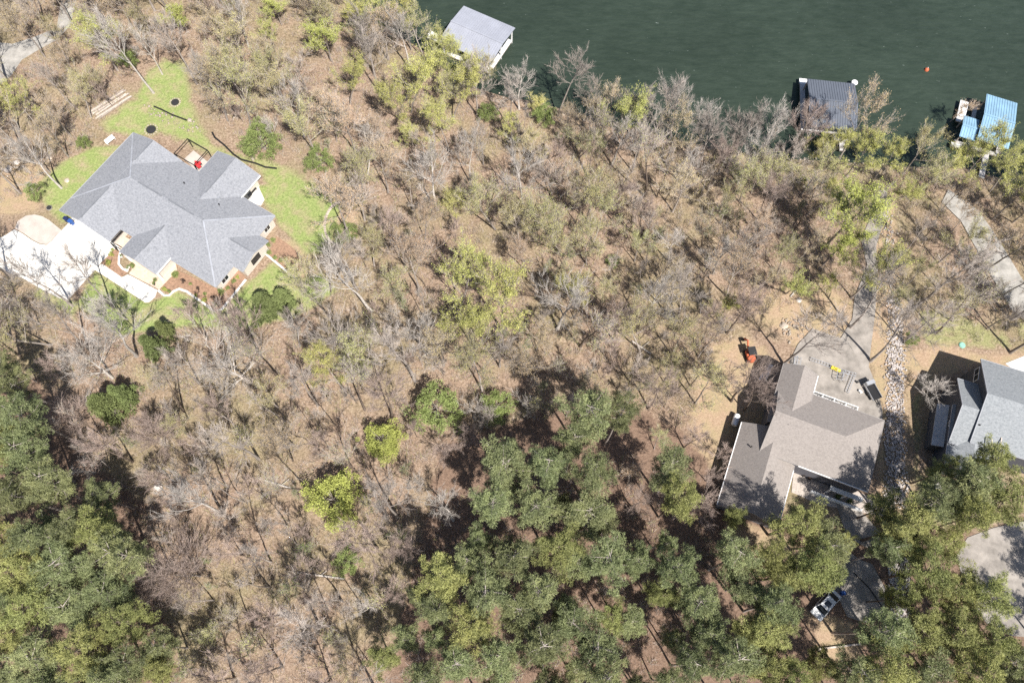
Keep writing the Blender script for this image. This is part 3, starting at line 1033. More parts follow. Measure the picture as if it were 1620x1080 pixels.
# pines: photo crown centres and radii
PINES = [(930, 655, 40), (985, 648, 30), (905, 700, 34), (800, 738, 50), (868, 735, 34), (938, 745, 36), (778, 795, 38), (848, 800, 42), (930, 815, 46), (885, 868, 40),
         (812, 878, 42), (758, 852, 26), (742, 888, 28), (700, 912, 38), (768, 935, 42), (850, 935, 34), (962, 885, 40), (1008, 885, 28), (1062, 738, 40), (1078, 785, 34),
         (692, 962, 34), (745, 990, 38), (820, 968, 38), (900, 985, 42), (858, 1022, 38), (942, 1022, 38), (790, 1040, 38), (722, 1050, 34), (605, 1040, 26), (668, 1075, 30), (1000, 985, 28), (960, 1070, 30), (868, 1078, 28), (790, 1090, 30),
         (8, 600, 30), (28, 655, 36), (32, 715, 42), (72, 762, 38), (15, 780, 40), (58, 845, 42), (112, 828, 38), (152, 838, 38), (188, 876, 36), (100, 895, 42), (28, 905, 42), (52, 962, 42), (112, 965, 42), (168, 938, 40), (196, 985, 34),
         (132, 1030, 42), (60, 1040, 42), (8, 1005, 38), (200, 1045, 36), (252, 1020, 26), (246, 1058, 26), (172, 1075, 34), (-8, 850, 34), (70, 1090, 38), (10, 1080, 38), (-12, 940, 34), (-10, 700, 34),
         (1072, 895, 34), (1048, 940, 26), (1165, 878, 36), (1182, 928, 40), (1102, 948, 40), (1122, 1002, 34), (1205, 1000, 40), (1162, 1042, 38), (1222, 1052, 36), (1098, 1050, 30), (1060, 1075, 26), (1268, 830, 42), (1312, 862, 40),
         (1250, 905, 42), (1292, 900, 38), (1228, 955, 36), (1218, 880, 30), (1402, 800, 28), (1442, 830, 42), (1408, 868, 26), (1482, 792, 36), (1532, 772, 42), (1568, 728, 34), (1592, 790, 40), (1540, 815, 30), (1496, 742, 26),
         (1470, 902, 40), (1512, 932, 40), (1560, 942, 38), (1404, 1000, 38), (1452, 1005, 42), (1510, 1000, 42), (1570, 1010, 38), (1352, 1062, 32), (1300, 1052, 28), (1402, 1062, 38), (1470, 1066, 40), (1552, 1066, 40), (1612, 1050, 36),
         (1256, 1075, 30), (1010, 1085, 22), (1450, 860, 28), (1500, 860, 28), (1425, 945, 24), (640, 1010, 24),
         (300, 1120, 36), (120, 1120, 40), (900, 1120, 36), (1180, 1120, 38), (1400, 1125, 38), (1520, 1125, 38), (1640, 1110, 36), (760, 1130, 34), (1300, 1125, 34), (1050, 1130, 30)]
for i, (x, y, r) in enumerate(PINES):
    yel = (x > 1180 and rng.random() < 0.62) or (x < 300 and 800 < y < 1000 and rng.random() < 0.45) or rng.random() < 0.15
    crown_at('piney' if yel else 'pine', x, y, r * 1.08, hs=rng.uniform(0.85, 1.1) * (0.8 if r < 30 else 1) * 36 / max(r, 30))

bx_, by_ = P(1388, 706)
plant('pine', bx_ + 5.4, by_ - 8.8, 1.05, label='tall pine whose shadow lies over the east end of the brown roof')
bx_, by_ = P(1400, 745)
plant('piney', bx_ + 4.6, by_ - 8.2, .9, label='yellow-green pine shading the rock strip by the brown house')
pp = [(t['x'], t['y'], 2.6) for t in TREES]
for poly_ in STRAW:
    wq = W(poly_)
    for _ in range(700):
        x, y = rng.uniform(min(p[0] for p in wq), max(p[0] for p in wq)), rng.uniform(min(p[1] for p in wq), max(p[1] for p in wq))
        if not inpoly(np.array([x]), np.array([y]), wq)[0] or any((x - a) ** 2 + (y - b) ** 2 < 11 for a, b, c in pp):
            continue
        s = rng.uniform(.55, .85)
        q = Q(x, y, 12 * s)
        if 560 < q[0] < 1130 and (q[1] < 700 or (q[1] < 880 and q[0] < 775) or q[0] < 655 or (q[0] > 960 and q[1] < 840)):
            continue
        if any((q[0] - a) ** 2 + (q[1] - b) ** 2 < c * c for a, b, c in [(1303, 955, 46), (1360, 920, 50), (1290, 760, 80), (1200, 720, 75), (1600, 900, 120), (1640, 1000, 60), (1180, 860, 34), (1310, 1015, 36), (1340, 800, 50), (1000, 745, 40), (880, 905, 24), (1400, 760, 60), (1425, 950, 20), (770, 700, 20), (1035, 960, 24), (1110, 800, 50), (1110, 880, 26), (120, 750, 50), (700, 850, 40), (660, 900, 40)]):
            continue
        plant('piney' if (x > 30 and rng.random() < .5) or rng.random() < .18 else 'pine', x, y, s)
        pp.append((x, y, 2))
# prominent trees placed one by one
NAMED = [('lime', 527, 788, 44, 'round lime-green tree alone on the leaf-covered slope, largest of its colour', 0.9),
         ('lime', 605, 696, 33, 'small lime-yellow tree above the larger round lime tree', 0.9),
         ('green', 550, 888, 24, 'small dark green round tree just below the round lime tree', 0.9),
         ('green', 690, 642, 42, 'broad mid-green tree above the pine stand on its lake side', 0.9),
         ('green', 785, 640, 28, 'mid-green bush among white branches above the pines', 0.9),
         ('cedar', 162, 640, 30, 'yellow-green cedar left of the spreading bare trees', 1.0),
         ('cedar', 188, 622, 24, 'second cedar touching the yellow-green one in the woods', 1.0),
         ('cedar', 238, 545, 24, 'green cedar at the edge of the front lawn', 1.1),
         ('cedar', 256, 518, 16, 'small dark cedar beside the cedar of the front lawn', 1.1),
         ('cedar', 415, 480, 30, 'dark juniper at the corner of the front lawn', 0.7),
         ('cedar', 445, 470, 24, 'low dark juniper nearest the side patio', 0.7),
         ('green', 412, 222, 34, 'broad dark evergreen bush beyond the back lawn', 0.7),
         ('green', 504, 252, 22, 'dark round evergreen at the end of the back lawn', 1.0),
         ('green', 394, 238, 9, 'tiny clipped evergreen beside the broad dark bush', 1.0),
         ('green', 200, 92, 16, 'dark green shrub at the foot of the big pale tree', 1.0),
         ('green', 130, 225, 12, 'small green shrub under trees by the west lawn', 1.0),
         ('green', 52, 302, 16, 'fresh green shrub by the garage lawn and gravel', 1.0),
         ('green', 545, 368, 20, 'dark shrub by the stone ring on the lawn edge', 0.8),
         ('green', 1444, 537, 11, 'lone green shrub beside the white rock strip', 1.0),
         ('olive', 880, 442, 22, 'olive green bush just beside the big yellow-green tree', 0.9),
         ('green', 970, 412, 12, 'small green bush higher up the middle slope', 0.9),
         ('budsap', 1010, 458, 16, 'dark bush in brush on the middle slope', 0.9),
         ('green', 860, 180, 20, 'dark evergreen near the shore behind the lawn woods', 0.9),
         ('green', 770, 178, 18, 'green bush near the first boathouse gangway', 0.9),
         ('limetall', 508, 52, 32, 'bright lime tree at the top near the lake', 0.75),
         ('limetall', 430, 6, 22, 'bright green tree at the upper edge', 0.75),
         ('limetall', 275, 22, 24, 'yellow-lime tree over the upper lawn woods', 0.75),
         ('limetall', 1362, 322, 52, 'brightest lime-yellow tree on the lane to the lake', 1.0),
         ('limetall', 1345, 380, 36, 'lime tree just below the brightest one on the lane', 0.9),
         ('yellow', 1318, 300, 30, 'yellow-green tree leaning on the brightest lime tree', 1.0),
         ('limetall', 1275, 285, 9, 'tiny lime sapling near the shore', 0.6),
         ('yellow', 738, 425, 64, 'largest yellow-green tree in the middle of the slope, its upper crown', 1.0),
         ('yellow', 792, 462, 62, 'yellow-green tree overlapping the largest one below it', 1.0),
         ('yellow', 745, 505, 50, 'yellow-green tree under the largest one', 0.9),
         ('yellow', 716, 318, 32, 'yellow-green tree on the upper slope inside the woods', 1.0),
         ('yellow', 1150, 482, 26, 'yellow-green tree above the orange digger', 1.0),
         ('yellow', 1262, 450, 38, 'yellow-green tree above the concrete yard', 0.9),
         ('yellow', 1310, 445, 24, 'small yellow-green tree at the lane bend', 0.9),
         ('yellow', 665, 110, 54, 'yellow-green tree next to the first boathouse', 1.0),
         ('yellow', 695, 62, 32, 'yellow-green crown hanging over the first boathouse roof', 0.9),
         ('yellow', 620, 150, 46, 'yellow-green tree left of the first boathouse gangway', 1.0),
         ('yellow', 690, 180, 44, 'yellow-green tree down the slope from the first boathouse', 1.0),
         ('yellow', 560, 110, 40, 'yellow-green tree in the woods left of the boathouse', 1.0),
         ('yellow', 1440, 300, 38, 'yellow-green tree above the rock strip near shore', 0.9),
         ('olive', 1300, 262, 34, 'olive budding tree at the shore near the dark boathouse', 0.9),
         ('yellow', 850, 160, 24, 'yellow-green tree on the shore point', 0.7),
         ('yellow', 1372, 232, 36, 'green-yellow shore tree beside the dark boathouse', 0.9),
         ('yellow', 1415, 240, 30, 'shore tree in young leaf by the riprap', 0.9),
         ('tanbud', 1378, 172, 46, 'orange-tan budding tree over the dark boathouse', 1.1),
         ('yellow', 1570, 232, 44, 'yellow-green tree over the blue boathouse roof', 1.0),
         ('yellow', 1520, 248, 32, 'yellow-green tree at the blue boathouse gangway', 0.9),
         ('yellow', 1608, 250, 36, 'golden green tree past the blue boathouse', 0.9),
         ('tanbud', 1530, 170, 20, 'thin tan tree reaching over the blue boathouse deck', 0.8),
         ('olive', 1520, 475, 46, 'low olive tree over the back lawn of the slate house', 0.7),
         ('tanbud', 650, 395, 42, 'cream budding tree touching the largest yellow-green one', 1.1),
         ('tanbud', 940, 172, 34, 'cream budding tree on the shore', 0.8),
         ('tanbud', 1000, 745, 26, 'orange-tan leaved tree inside the pine stand', 1.0),
         ('tanbud', 1030, 920, 16, 'small orange-tan tree between the pines', 0.8),
         ('fan', 350, 572, 78, 'huge fan-shaped pale bare tree below the front lawn', 0.8),
         ('fan', 130, 562, 66, 'broad grey bare tree below the driveway', 0.8),
         ('pale', 165, 50, 48, 'tall pale tree at the head of the upper lawn', 1.3),
         ('pale', 225, 60, 26, 'slim pale tree beside the tall one on the upper lawn', 1.3),
         ('pale', 310, 100, 30, 'tall slender tree in the middle of the upper lawn', 1.3),
         ('pale', 460, 150, 34, 'pale tree right of the back lawn woods', 1.2),
         ('pale', 425, 195, 20, 'white slender birch in front of the broad dark bush', 1.0),
         ('pale', 40, 240, 40, 'white birch leaning over the west lawn', 1.0),
         ('grey', 115, 420, 40, 'dark bare tree standing on the driveway edge', 1.1),
         ('pale', 160, 480, 34, 'white-branched tree on the front lawn', 0.8),
         ('grey', 30, 430, 44, 'bare tree shading the driveway end', 1.0),
         ('pale', 700, 795, 44, 'white-branched bare tree at the edge of the pine stand', 0.8),
         ('pale', 655, 765, 36, 'pale bare tree touching the white-branched one', 0.9),
         ('pale', 750, 645, 24, 'white-branched tree between the green trees', 0.8),
         ('pale', 838, 640, 34, 'white-branched tree above the pines over dark shade', 0.8),
         ('pale', 575, 955, 36, 'pale bare tree on the pine stand edge', 0.9),
         ('pale', 130, 740, 26, 'white-branched tree by the left pines', 0.7),
         ('pale', 620, 500, 34, 'multi-stemmed pale tree on the open slope', 0.9),
         ('pale', 825, 260, 44, 'pale branching tree on the upper slope', 1.1),
         ('pale', 740, 230, 30, 'tall pale tree below the first boathouse', 1.3),
         ('pale', 820, 125, 34, 'pale bare tree hanging over the water by the first boathouse', 0.8),
         ('pale', 630, 40, 42, 'pale bare tree left of the first boathouse', 0.9),
         ('grey', 585, 70, 34, 'bare tree on the shore left of the boathouse', 0.9),
         ('pale', 1070, 145, 46, 'large pale tree over the water in the middle of the shore', 1.0),
         ('grey', 1015, 160, 30, 'bare shore tree beside the large pale one', 0.9),
         ('grey', 935, 140, 26, 'thin bare tree over the water on the shore bend', 0.9),
         ('grey', 1125, 200, 36, 'bare shore tree past the large pale one', 0.8),
         ('grey', 1170, 195, 34, 'bare tree on the shore left of the dark boathouse', 0.9),
         ('pale', 1235, 185, 44, 'spreading bare tree left of the dark boathouse', 0.9),
         ('pale', 1290, 195, 22, 'white twiggy tree over the dark boathouse roof', 0.8),
         ('grey', 1260, 240, 34, 'bare tree in front of the dark boathouse', 0.8),
         ('pale', 1478, 612, 40, 'pale leafless tree over the shadow of the slate house', 0.55),
         ('brown', 1203, 616, 30, 'dense dark-twigged tree beside the brown roof', 1.2),
         ('brown', 1146, 716, 20, 'brown twiggy tree next to the white gas tank', 0.7),
         ('brown', 1110, 800, 42, 'bushy bare tree beside the brown house front corner', 0.8),
         ('pale', 1455, 510, 16, 'long-limbed tall tree behind the brown house', 1.4),
         ('brown', 1015, 790, 34, 'reddish bare tree between the pines', 0.8),
         ('brown', 1102, 690, 26, 'brown twiggy tree between the pines and the tan dirt', 0.9),
         ('olive', 1045, 688, 24, 'olive budding tree touching the top of the pine stand', 0.9),
         ('brown', 1128, 752, 24, 'brown twiggy tree left of the brown roof in shade', 0.8),
         ('brown', 702, 712, 30, 'dark brown twiggy tree between small lime tree and pines', 0.9),
         ('brown', 742, 690, 26, 'brown twiggy tree in dark shade beside the pines', 0.9),
         ('grey', 770, 655, 24, 'thin grey tree in dark shade above the pines', 0.8),
         ('brown', 640, 862, 34, 'pink-brown bare tree on the edge of the pine stand', 0.9),
         ('brown', 625, 935, 30, 'pink-brown bare tree at the lower pine edge', 0.9),
         ('grey', 900, 640, 22, 'grey twiggy tree just above the topmost pine', 0.9),
         ('brown', 880, 905, 20, 'twiggy tree in a gap of the pine stand', 0.8),
         ('pale', 960, 930, 20, 'white twiggy tree in a gap of the pine stand', 0.7)]
for k, x, y, r, lab, hs in NAMED:
    if k == 'fan':
        crown_at(k, x, y, r, lab, hs, 0)
    else:
        crown_at(k, x, y, r, lab, hs)
crown_at('fan', 275, 905, 68, 'fuzzy pinkish spreading bare tree right of the left pines', 0.8, 1)
crown_at('fan', 245, 690, 48, 'fuzzy pink-brown bare tree above the left pines', 0.8, 1)
crown_at('fan', 105, 655, 40, 'brown spreading bare tree left of the yellow-green cedar', 0.8, 1)
# long dark trunks, base given in the photo
for i, (bx, by, kind, s, lab) in enumerate([(1377, 571, 'grey', 1.15, 'tall tree with black trunk at the corner of the concrete yard'), (1447, 485, 'grey', 1.2, 'tall forked tree with a long shadow on the white rocks'),
                         (1157, 634, 'brown', 1.1, 'dark-trunked tree beside the bare dirt and gas tank'), (1239, 577, 'grey', 1.1, 'tall tree behind the brown roof corner'),
                         (1598, 558, 'grey', 1.1, 'tall tree on the back lawn of the slate house'), (1150, 527, 'brown', 1.0, 'forked tree above the orange digger'),
                         (1345, 518, 'grey', 1.1, 'tall tree at the top of the concrete yard'), (1430, 540, 'grey', 0.9, 'tall tree by the lone green shrub'),
                         (1600, 505, 'grey', 1.1, 'tall tree beside the pale drive'), (507, 992, 'grey', 1.1, 'tall forked tree on the open leafy slope'),
                         (355, 812, 'pale', 0.95, 'white-barked tree above the fuzzy pinkish tree')]):
    plant(kind, *P(bx, by), s, label=lab)

# the woods: random fill
NO = [drive_px, [(430, 360), (525, 400), (545, 440), (430, 480), (330, 505), (250, 470)], [(95, 325), (240, 205), (330, 230), (412, 275), (440, 350), (420, 420), (345, 470), (240, 440), (180, 400)], [(180, 400), (240, 440), (345, 490), (450, 420), (480, 445), (390, 500), (230, 480), (150, 440)],
      [(1150, 740), (1180, 665), (1225, 575), (1300, 560), (1395, 640), (1400, 770), (1300, 850), (1160, 790)], [(1470, 570), (1640, 560), (1640, 760), (1470, 730)],
      [(60, 290), (150, 230), (190, 235), (100, 350)], [(165, 215), (225, 110), (262, 84), (300, 95), (318, 180), (430, 246), (530, 300), (520, 402), (440, 352), (330, 240)],
      [(-20, 150), (-20, 66), (100, 30), (125, 20), (60, 90)], [(1500, 300), (1545, 330), (1640, 470), (1640, 520), (1560, 440), (1490, 320)],
      [(1262, 545), (1285, 520), (1352, 470), (1372, 380), (1404, 300), (1410, 520), (1440, 700), (1440, 800), (1390, 700), (1262, 700)],
      [(1105, 600), (1215, 545), (1228, 640), (1130, 740), (1095, 700)], [(1500, 840), (1640, 800), (1640, 1010), (1540, 980)], [(1290, 870), (1400, 880), (1440, 1000), (1260, 1060)],
      [(1440, 560), (1640, 540), (1640, 600), (1440, 640)]]
WOODS = [
    ('mid', [(545, 330), (790, 175), (1190, 262), (1330, 290), (1250, 440), (1140, 560), (1090, 690), (1010, 640), (760, 680), (650, 760), (640, 900), (600, 1090), (260, 1090), (225, 850), (110, 690), (200, 600), (430, 600), (530, 420)]),
    ('lawnwood', [(-30, -60), (520, -60), (600, 40), (712, 120), (780, 165), (545, 330), (520, 285), (440, 245), (330, 230), (300, 80), (240, 80), (160, 210), (60, 300), (-30, 340)]),
    ('left', [(-30, 400), (60, 470), (150, 540), (400, 510), (530, 430), (430, 600), (200, 620), (60, 600), (-30, 560)]),
    ('right', [(1200, 262), (1450, 270), (1520, 268), (1660, 320), (1660, 560), (1440, 530), (1400, 480), (1250, 480), (1140, 560), (1250, 440)]),
    ('shore', [(1000, 205), (1250, 254), (1250, 300), (1000, 250)]),
    ('pinegap', [(640, 800), (1000, 700), (1100, 800), (1200, 900), (1000, 1080), (640, 1080)]),
]
WIX = {'mid': [('grey', .18), ('sparse', .14), ('brown', .14), ('pale', .11), ('tanbud', .14), ('olive', .25), ('yellow', .04)],
       'lawnwood': [('grey', .18), ('sparse', .08), ('brown', .06), ('pale', .14), ('tanbud', .20), ('olive', .24), ('yellow', .10)],
       'left': [('grey', .4), ('brown', .25), ('pale', .2), ('olive', .15)],
       'right': [('grey', .12), ('sparse', .42), ('tanbud', .12), ('olive', .30), ('yellow', .04)],
       'shore': [('grey', .4), ('pale', .4), ('tanbud', .2)], 'pinegap': [('brown', .6), ('grey', .4)]}
SPACE = {'mid': 4.15, 'lawnwood': 4.1, 'left': 4.2, 'right': 4.5, 'shore': 4.5, 'pinegap': 8.0}
placed = [(t['x'], t['y'], 3.2) for t in TREES if t['kind'] not in ('green',)]
KEEP = [(x, y, r + 4) for k, x, y, r, lab, hs in NAMED if k in ('lime', 'green', 'cedar', 'limetall')] + [(x, y, r - (8 if k == 'yellow' else 38)) for k, x, y, r, lab, hs in NAMED if k in ('yellow', 'fan')]
KEEP += [(275, 905, 30), (1165, 665, 30), (1184, 560, 24), (1303, 955, 40), (755, 55, 40), (1310, 150, 35), (1555, 180, 35), (20, 100, 40), (110, 25, 24), (270, 160, 40), (660, 470, 12), (1222, 520, 20)]


def clear(x, y, z, r):
    q = Q(x, y, z)
    return all((q[0] - a) ** 2 + (q[1] - b) ** 2 > (c + r) ** 2 for a, b, c in KEEP)



def free(x, y, d, pts):
    return all((x - a) ** 2 + (y - b) ** 2 > (d * 0.5 + c * 0.5) ** 2 for a, b, c in pts)


def ok(x, y, margin=1.0):
    px, py = Q(x, y)
    for n_ in NO:
        if inpoly(np.array([px]), np.array([py]), n_)[0]:
            return False
    a = np.array([x]), np.array([y])
    return inpoly(*a, landpoly)[0] and segdist(*a, SHW)[0] > margin


for (a, b_), (c, d) in zip(SHW[3:-2], SHW[4:-1]):
    L = math.hypot(c - a, d - b_)
    for q in np.arange(0.8, L, 2.6):
        for row in (1.4, 3.6, 6.4, 9.2):
            x, y = a + (c - a) * q / L + rng.normal(0, .5), b_ + (d - b_) * q / L - row + rng.normal(0, .5)
            if not ok(x, y, .5) or not free(x, y, 2.5 + .2 * row, placed):
                continue
            k = str(rng.choice(['grey', 'pale', 'tanbud', 'olive', 'brown', 'yellow'], p=[.25, .22, .16, .16, .07, .14]))
            if Q(x, y)[0] > 1290 or Q(x, y)[0] < 790:
                k = str(rng.choice(['yellow', 'olive', 'tanbud', 'grey'], p=[.25, .38, .17, .2]))
            s = rng.uniform(.6, 1.0)
            px_, py_ = Q(x, y, 9 * s)
            if not clear(x, y, 9 * s, 4) or (1395 < px_ < 1500 and row < 5):
                continue
            plant(k, x, y, s)
            placed.append((x, y, 2.6))
for name, poly in WOODS:
    wp = W(poly)
    x0, x1 = min(p[0] for p in wp), max(p[0] for p in wp)
    y0, y1 = min(p[1] for p in wp), max(p[1] for p in wp)
    ks, ws = zip(*WIX[name])
    ws = np.array(ws) / sum(ws)
    tries = 0
    sp = SPACE[name]
    for tries in range(3500):
        x, y = rng.uniform(x0, x1), rng.uniform(y0, y1)
        if not inpoly(np.array([x]), np.array([y]), wp)[0] or not free(x, y, sp, placed) or not ok(x, y):
            continue
        k = str(rng.choice(ks, p=ws))
        if name in ('mid', 'right'):
            px, py = Q(x, y)
            if ((px < 900 and py < 330) or (px > 1330 and py < 330)) and rng.random() < 0.5:
                k = str(rng.choice(['yellow', 'olive', 'olive', 'tanbud']))
        if name == 'lawnwood':       # yellow haze towards the lake
            px, py = Q(x, y)
            if px > 390 and rng.random() < 0.75:
                k = str(rng.choice(['yellow', 'olive', 'olive', 'olive', 'tanbud']))
        s = rng.uniform(0.5, 1.12)
        if name == 'mid':
            px, py = Q(x, y)
            if px < 600 and py > 640 and rng.random() < .75:
                k = str(rng.choice(['brown', 'sparse', 'grey'], p=[.5, .3, .2]))
        if not clear(x, y, 10 * s, 18):
            continue
        plant(k, x, y, s, sz=s * rng.uniform(0.85, 1.1))
        placed.append((x, y, sp))
# saplings between them
cnt = {'sapling': 0, 'budsap': 0, 'pole': 0}
sp_placed = [(a, b, 1.0) for a, b, c in placed]
for name, poly in WOODS:
    wp = W(poly)
    x0, x1 = min(p[0] for p in wp), max(p[0] for p in wp)
    y0, y1 = min(p[1] for p in wp), max(p[1] for p in wp)
    n_t = {'mid': 900, 'lawnwood': 420, 'left': 160, 'right': 260, 'shore': 60, 'pinegap': 80}[name]
    for _ in range(n_t):
        x, y = rng.uniform(x0, x1), rng.uniform(y0, y1)
        if not inpoly(np.array([x]), np.array([y]), wp)[0] or not free(x, y, 1.9, sp_placed) or not ok(x, y):
            continue
        k = str(rng.choice(['budsap', 'sapling', 'pole'], p=[.27, .33, .40]))
        if cnt[k] >= {'sapling': 95, 'budsap': 80, 'pole': 120}[k]:
            continue
        cnt[k] += 1
        s = rng.uniform(0.55, 1.15)
        if not clear(x, y, 4, 4):
            continue
        plant(k, x, y, s)
        sp_placed.append((x, y, 1.9))

# ---- unique labels by nearest landmark and rank
LM = [('the blue-grey house roof', 270, 340), ('the white concrete driveway', 80, 410), ('the large round lime tree', 527, 790), ('the small lime-yellow tree', 605, 696), ('the first boathouse', 755, 60),
      ('the dark-roofed boathouse', 1310, 165), ('the blue boathouse', 1565, 190), ('the brown roof', 1290, 690), ('the slate roofed house', 1570, 660), ('the white car', 1303, 955), ('the white gas tank', 1164, 664),
      ('the orange digger', 1184, 558), ('the brightest lime tree', 1358, 335), ('the largest yellow-green tree', 760, 450), ('the pale turning circle', 1580, 890), ('the picture\'s top left corner', 0, 0),
      ('the picture\'s lower left corner', 0, 1080), ('the middle of the bottom edge', 810, 1080), ('the picture\'s lower right corner', 1620, 1080), ('the broad dark evergreen', 412, 222), ('the mint green cover', 1522, 546),
      ('the huge fan-shaped tree', 350, 572), ('the fuzzy pinkish spreading tree', 275, 905), ('the log pile', 175, 165), ('the broad mid-green tree', 690, 642), ('the gravel road', 35, 95), ('the cream budding tree', 650, 395),
      ('the yellow-green cedar', 162, 640), ('the lime tree at the top', 508, 52), ('the right edge of the picture', 1620, 400), ('the pale tree over the water', 1070, 145), ('the tan dirt patch', 1140, 640),
      ('the middle of the picture', 810, 540), ('the upper corner of the woods', 830, 180), ('the orange-tan tree in the pines', 1000, 745), ('the white rock strip', 1415, 620), ('the stone ring', 545, 352), ('the side drive', 1590, 420)]
ORD = ['closest', 'second closest', 'third closest', 'fourth closest', 'fifth closest', 'sixth closest', 'seventh closest', 'eighth closest', 'ninth closest', 'tenth closest']
DIRN = ['right of', 'up-right of', 'above', 'up-left of', 'left of', 'down-left of', 'below', 'down-right of']
bykind = {}
for t in TREES:
    if not t['label']:
        bykind.setdefault(t['kind'], []).append(t)
used = set()
for k, ts in bykind.items():
    cells = {}
    for li, (ln, lx, ly) in enumerate(LM):
        for ti, t in enumerate(ts):
            dx, dy = t['px'] - lx, ly - t['py']
            s = int(round(math.degrees(math.atan2(dy, dx)) / 45)) % 8
            cells.setdefault((li, s), []).append((math.hypot(dx, dy), ti))
    best = {}
    for (li, s), lst in cells.items():
        lst.sort()
        for r, (d, ti) in enumerate(lst[:10]):
            sc_ = r * 40 + d
            if ti not in best or sc_ < best[ti][0]:
                best[ti] = (sc_, r, s, li)
    for ti, t in enumerate(ts):
        if ti in best:
            _, r, s, li = best[ti]
            t['label'] = f"{GROUPS[k][1]}, {ORD[r]} {DIRN[s]} {LM[li][0]}"
        else:
            t['label'] = f"{GROUPS[k][1]} hidden deep in the woods"
for t in TREES:
    tag(t['o'], t['label'], {'sapling': 'sapling', 'pole': 'tree', 'green': 'bush'}.get(t['kind'], 'tree'), GROUPS[t['kind']][2])

# ---- low brush: thin twig fans and small tufts, one mass
rs = np.random.default_rng(99)
bp_, bd_, bl_ = [], [], []
for name, poly in WOODS:
    wp = W(poly)
    x0, x1 = min(p[0] for p in wp), max(p[0] for p in wp)
    y0, y1 = min(p[1] for p in wp), max(p[1] for p in wp)
    N = int((x1 - x0) * (y1 - y0) * 0.6)
    X, Y = rs.uniform(x0, x1, N), rs.uniform(y0, y1, N)
    k = inpoly(X, Y, wp) & inpoly(X, Y, landpoly)
    qx, qy = Qv(X, Y)
    for n_ in NO:
        k &= ~inpoly(qx, qy, n_)
    for x, y in zip(X[k], Y[k]):
        m_ = rs.integers(12, 40)
        h = rs.uniform(0.6, 2.2)
        d = rs.normal(0, 0.55, (m_, 3))
        d[:, 2] = np.abs(d[:, 2]) + 0.6
        d /= np.linalg.norm(d, axis=1, keepdims=True)
        bp_.append(np.tile([x, y, 0.0], (m_, 1)) + rs.normal(0, 0.35, (m_, 3)) * [1, 1, 0])
        bd_.append(d)
        bl_.append(h * rs.uniform(0.4, 1, m_))
V, Fc = blades(np.concatenate(bp_), np.concatenate(bd_), np.concatenate(bl_), 0.045, rs)
tag(link('undergrowth', npmesh('undergrowth', V, Fc, [M_TWIG, M_TWIGR, M_BUDO], rs.choice(3, len(Fc), p=[.5, .35, .15]))), 'bare brush and twigs covering the forest floor', kind='stuff')

# fallen dead branches on the floor
for i, (x0, y0, x1, y1) in enumerate([(508, 548, 574, 522), (470, 905, 545, 915), (1250, 470, 1262, 455), (1000, 540, 1030, 560), (668, 565, 700, 545), (420, 760, 470, 775)]):
    a, b_ = P(x0, y0), P(x1, y1)
    mb = MB(off=(a[0], a[1], 0))
    mb.cylx((a[0], a[1], 0.18), (b_[0], b_[1], 0.12), 0.14, 6)
    mx_, my_ = (a[0] + b_[0]) / 2, (a[1] + b_[1]) / 2
    mb.cylx((mx_, my_, 0.15), (mx_ + 1.2, my_ + 0.9, 0.5), 0.06, 5)
    o = mb.build('fallen_log', M_BARKP)
    o.location = (a[0], a[1], 0)
    tag(o, ['long white fallen log on the open slope', 'fallen trunk near the tall forked tree', 'short log above the concrete yard', 'fallen pale log on the middle slope', 'short fallen log below the yellow-green trees', 'dead limb above the lime tree, left'][i], 'log', 'fallen logs in the woods')

# ------------------------------------------------------------------ rocks
ico_v = None


def rocks(name, pts, sizes, m_, seed, label, flat=0.6, parent=None):
    """a mass of rough rocks: jittered octahedra subdivided once"""
    r_ = np.random.default_rng(seed)
    base = np.array([[1, 0, 0], [-1, 0, 0], [0, 1, 0], [0, -1, 0], [0, 0, 1], [0, 0, -1], [.7, .7, 0], [-.7, .7, 0], [-.7, -.7, 0], [.7, -.7, 0]], float)
    f8 = np.array([[0, 6, 4], [6, 2, 4], [2, 7, 4], [7, 1, 4], [1, 8, 4], [8, 3, 4], [3, 9, 4], [9, 0, 4], [6, 0, 5], [2, 6, 5], [7, 2, 5], [1, 7, 5], [8, 1, 5], [3, 8, 5], [9, 3, 5], [0, 9, 5]])
    n = len(pts)
    V = np.tile(base[None], (n, 1, 1)) * r_.uniform(0.6, 1.25, (n, 10, 3))
    V[:, :, 2] *= flat
    a = r_.uniform(0, 6.28, n)
    c, s = np.cos(a), np.sin(a)
    x = V[:, :, 0] * c[:, None] - V[:, :, 1] * s[:, None]
    y = V[:, :, 0] * s[:, None] + V[:, :, 1] * c[:, None]
    V[:, :, 0], V[:, :, 1] = x, y
    V *= np.asarray(sizes)[:, None, None]
    V += np.asarray(pts)[:, None, :]
    Fc = (np.arange(n) * 10)[:, None, None] + f8[None]
    return tag(link(name, npmesh(name, V.reshape(-1, 3), Fc.reshape(-1, 3), m_), parent), label, kind='stuff')


def scatter(poly, n, seed, z=0.05):
    r_ = np.random.default_rng(seed)
    wp = W(poly)
    x0, x1 = min(p[0] for p in wp), max(p[0] for p in wp)
    y0, y1 = min(p[1] for p in wp), max(p[1] for p in wp)
    X, Y = r_.uniform(x0, x1, n * 4), r_.uniform(y0, y1, n * 4)
    k = inpoly(X, Y, wp)
    X, Y = X[k][:n], Y[k][:n]
    return np.stack([X, Y, np.full(len(X), z)], 1)


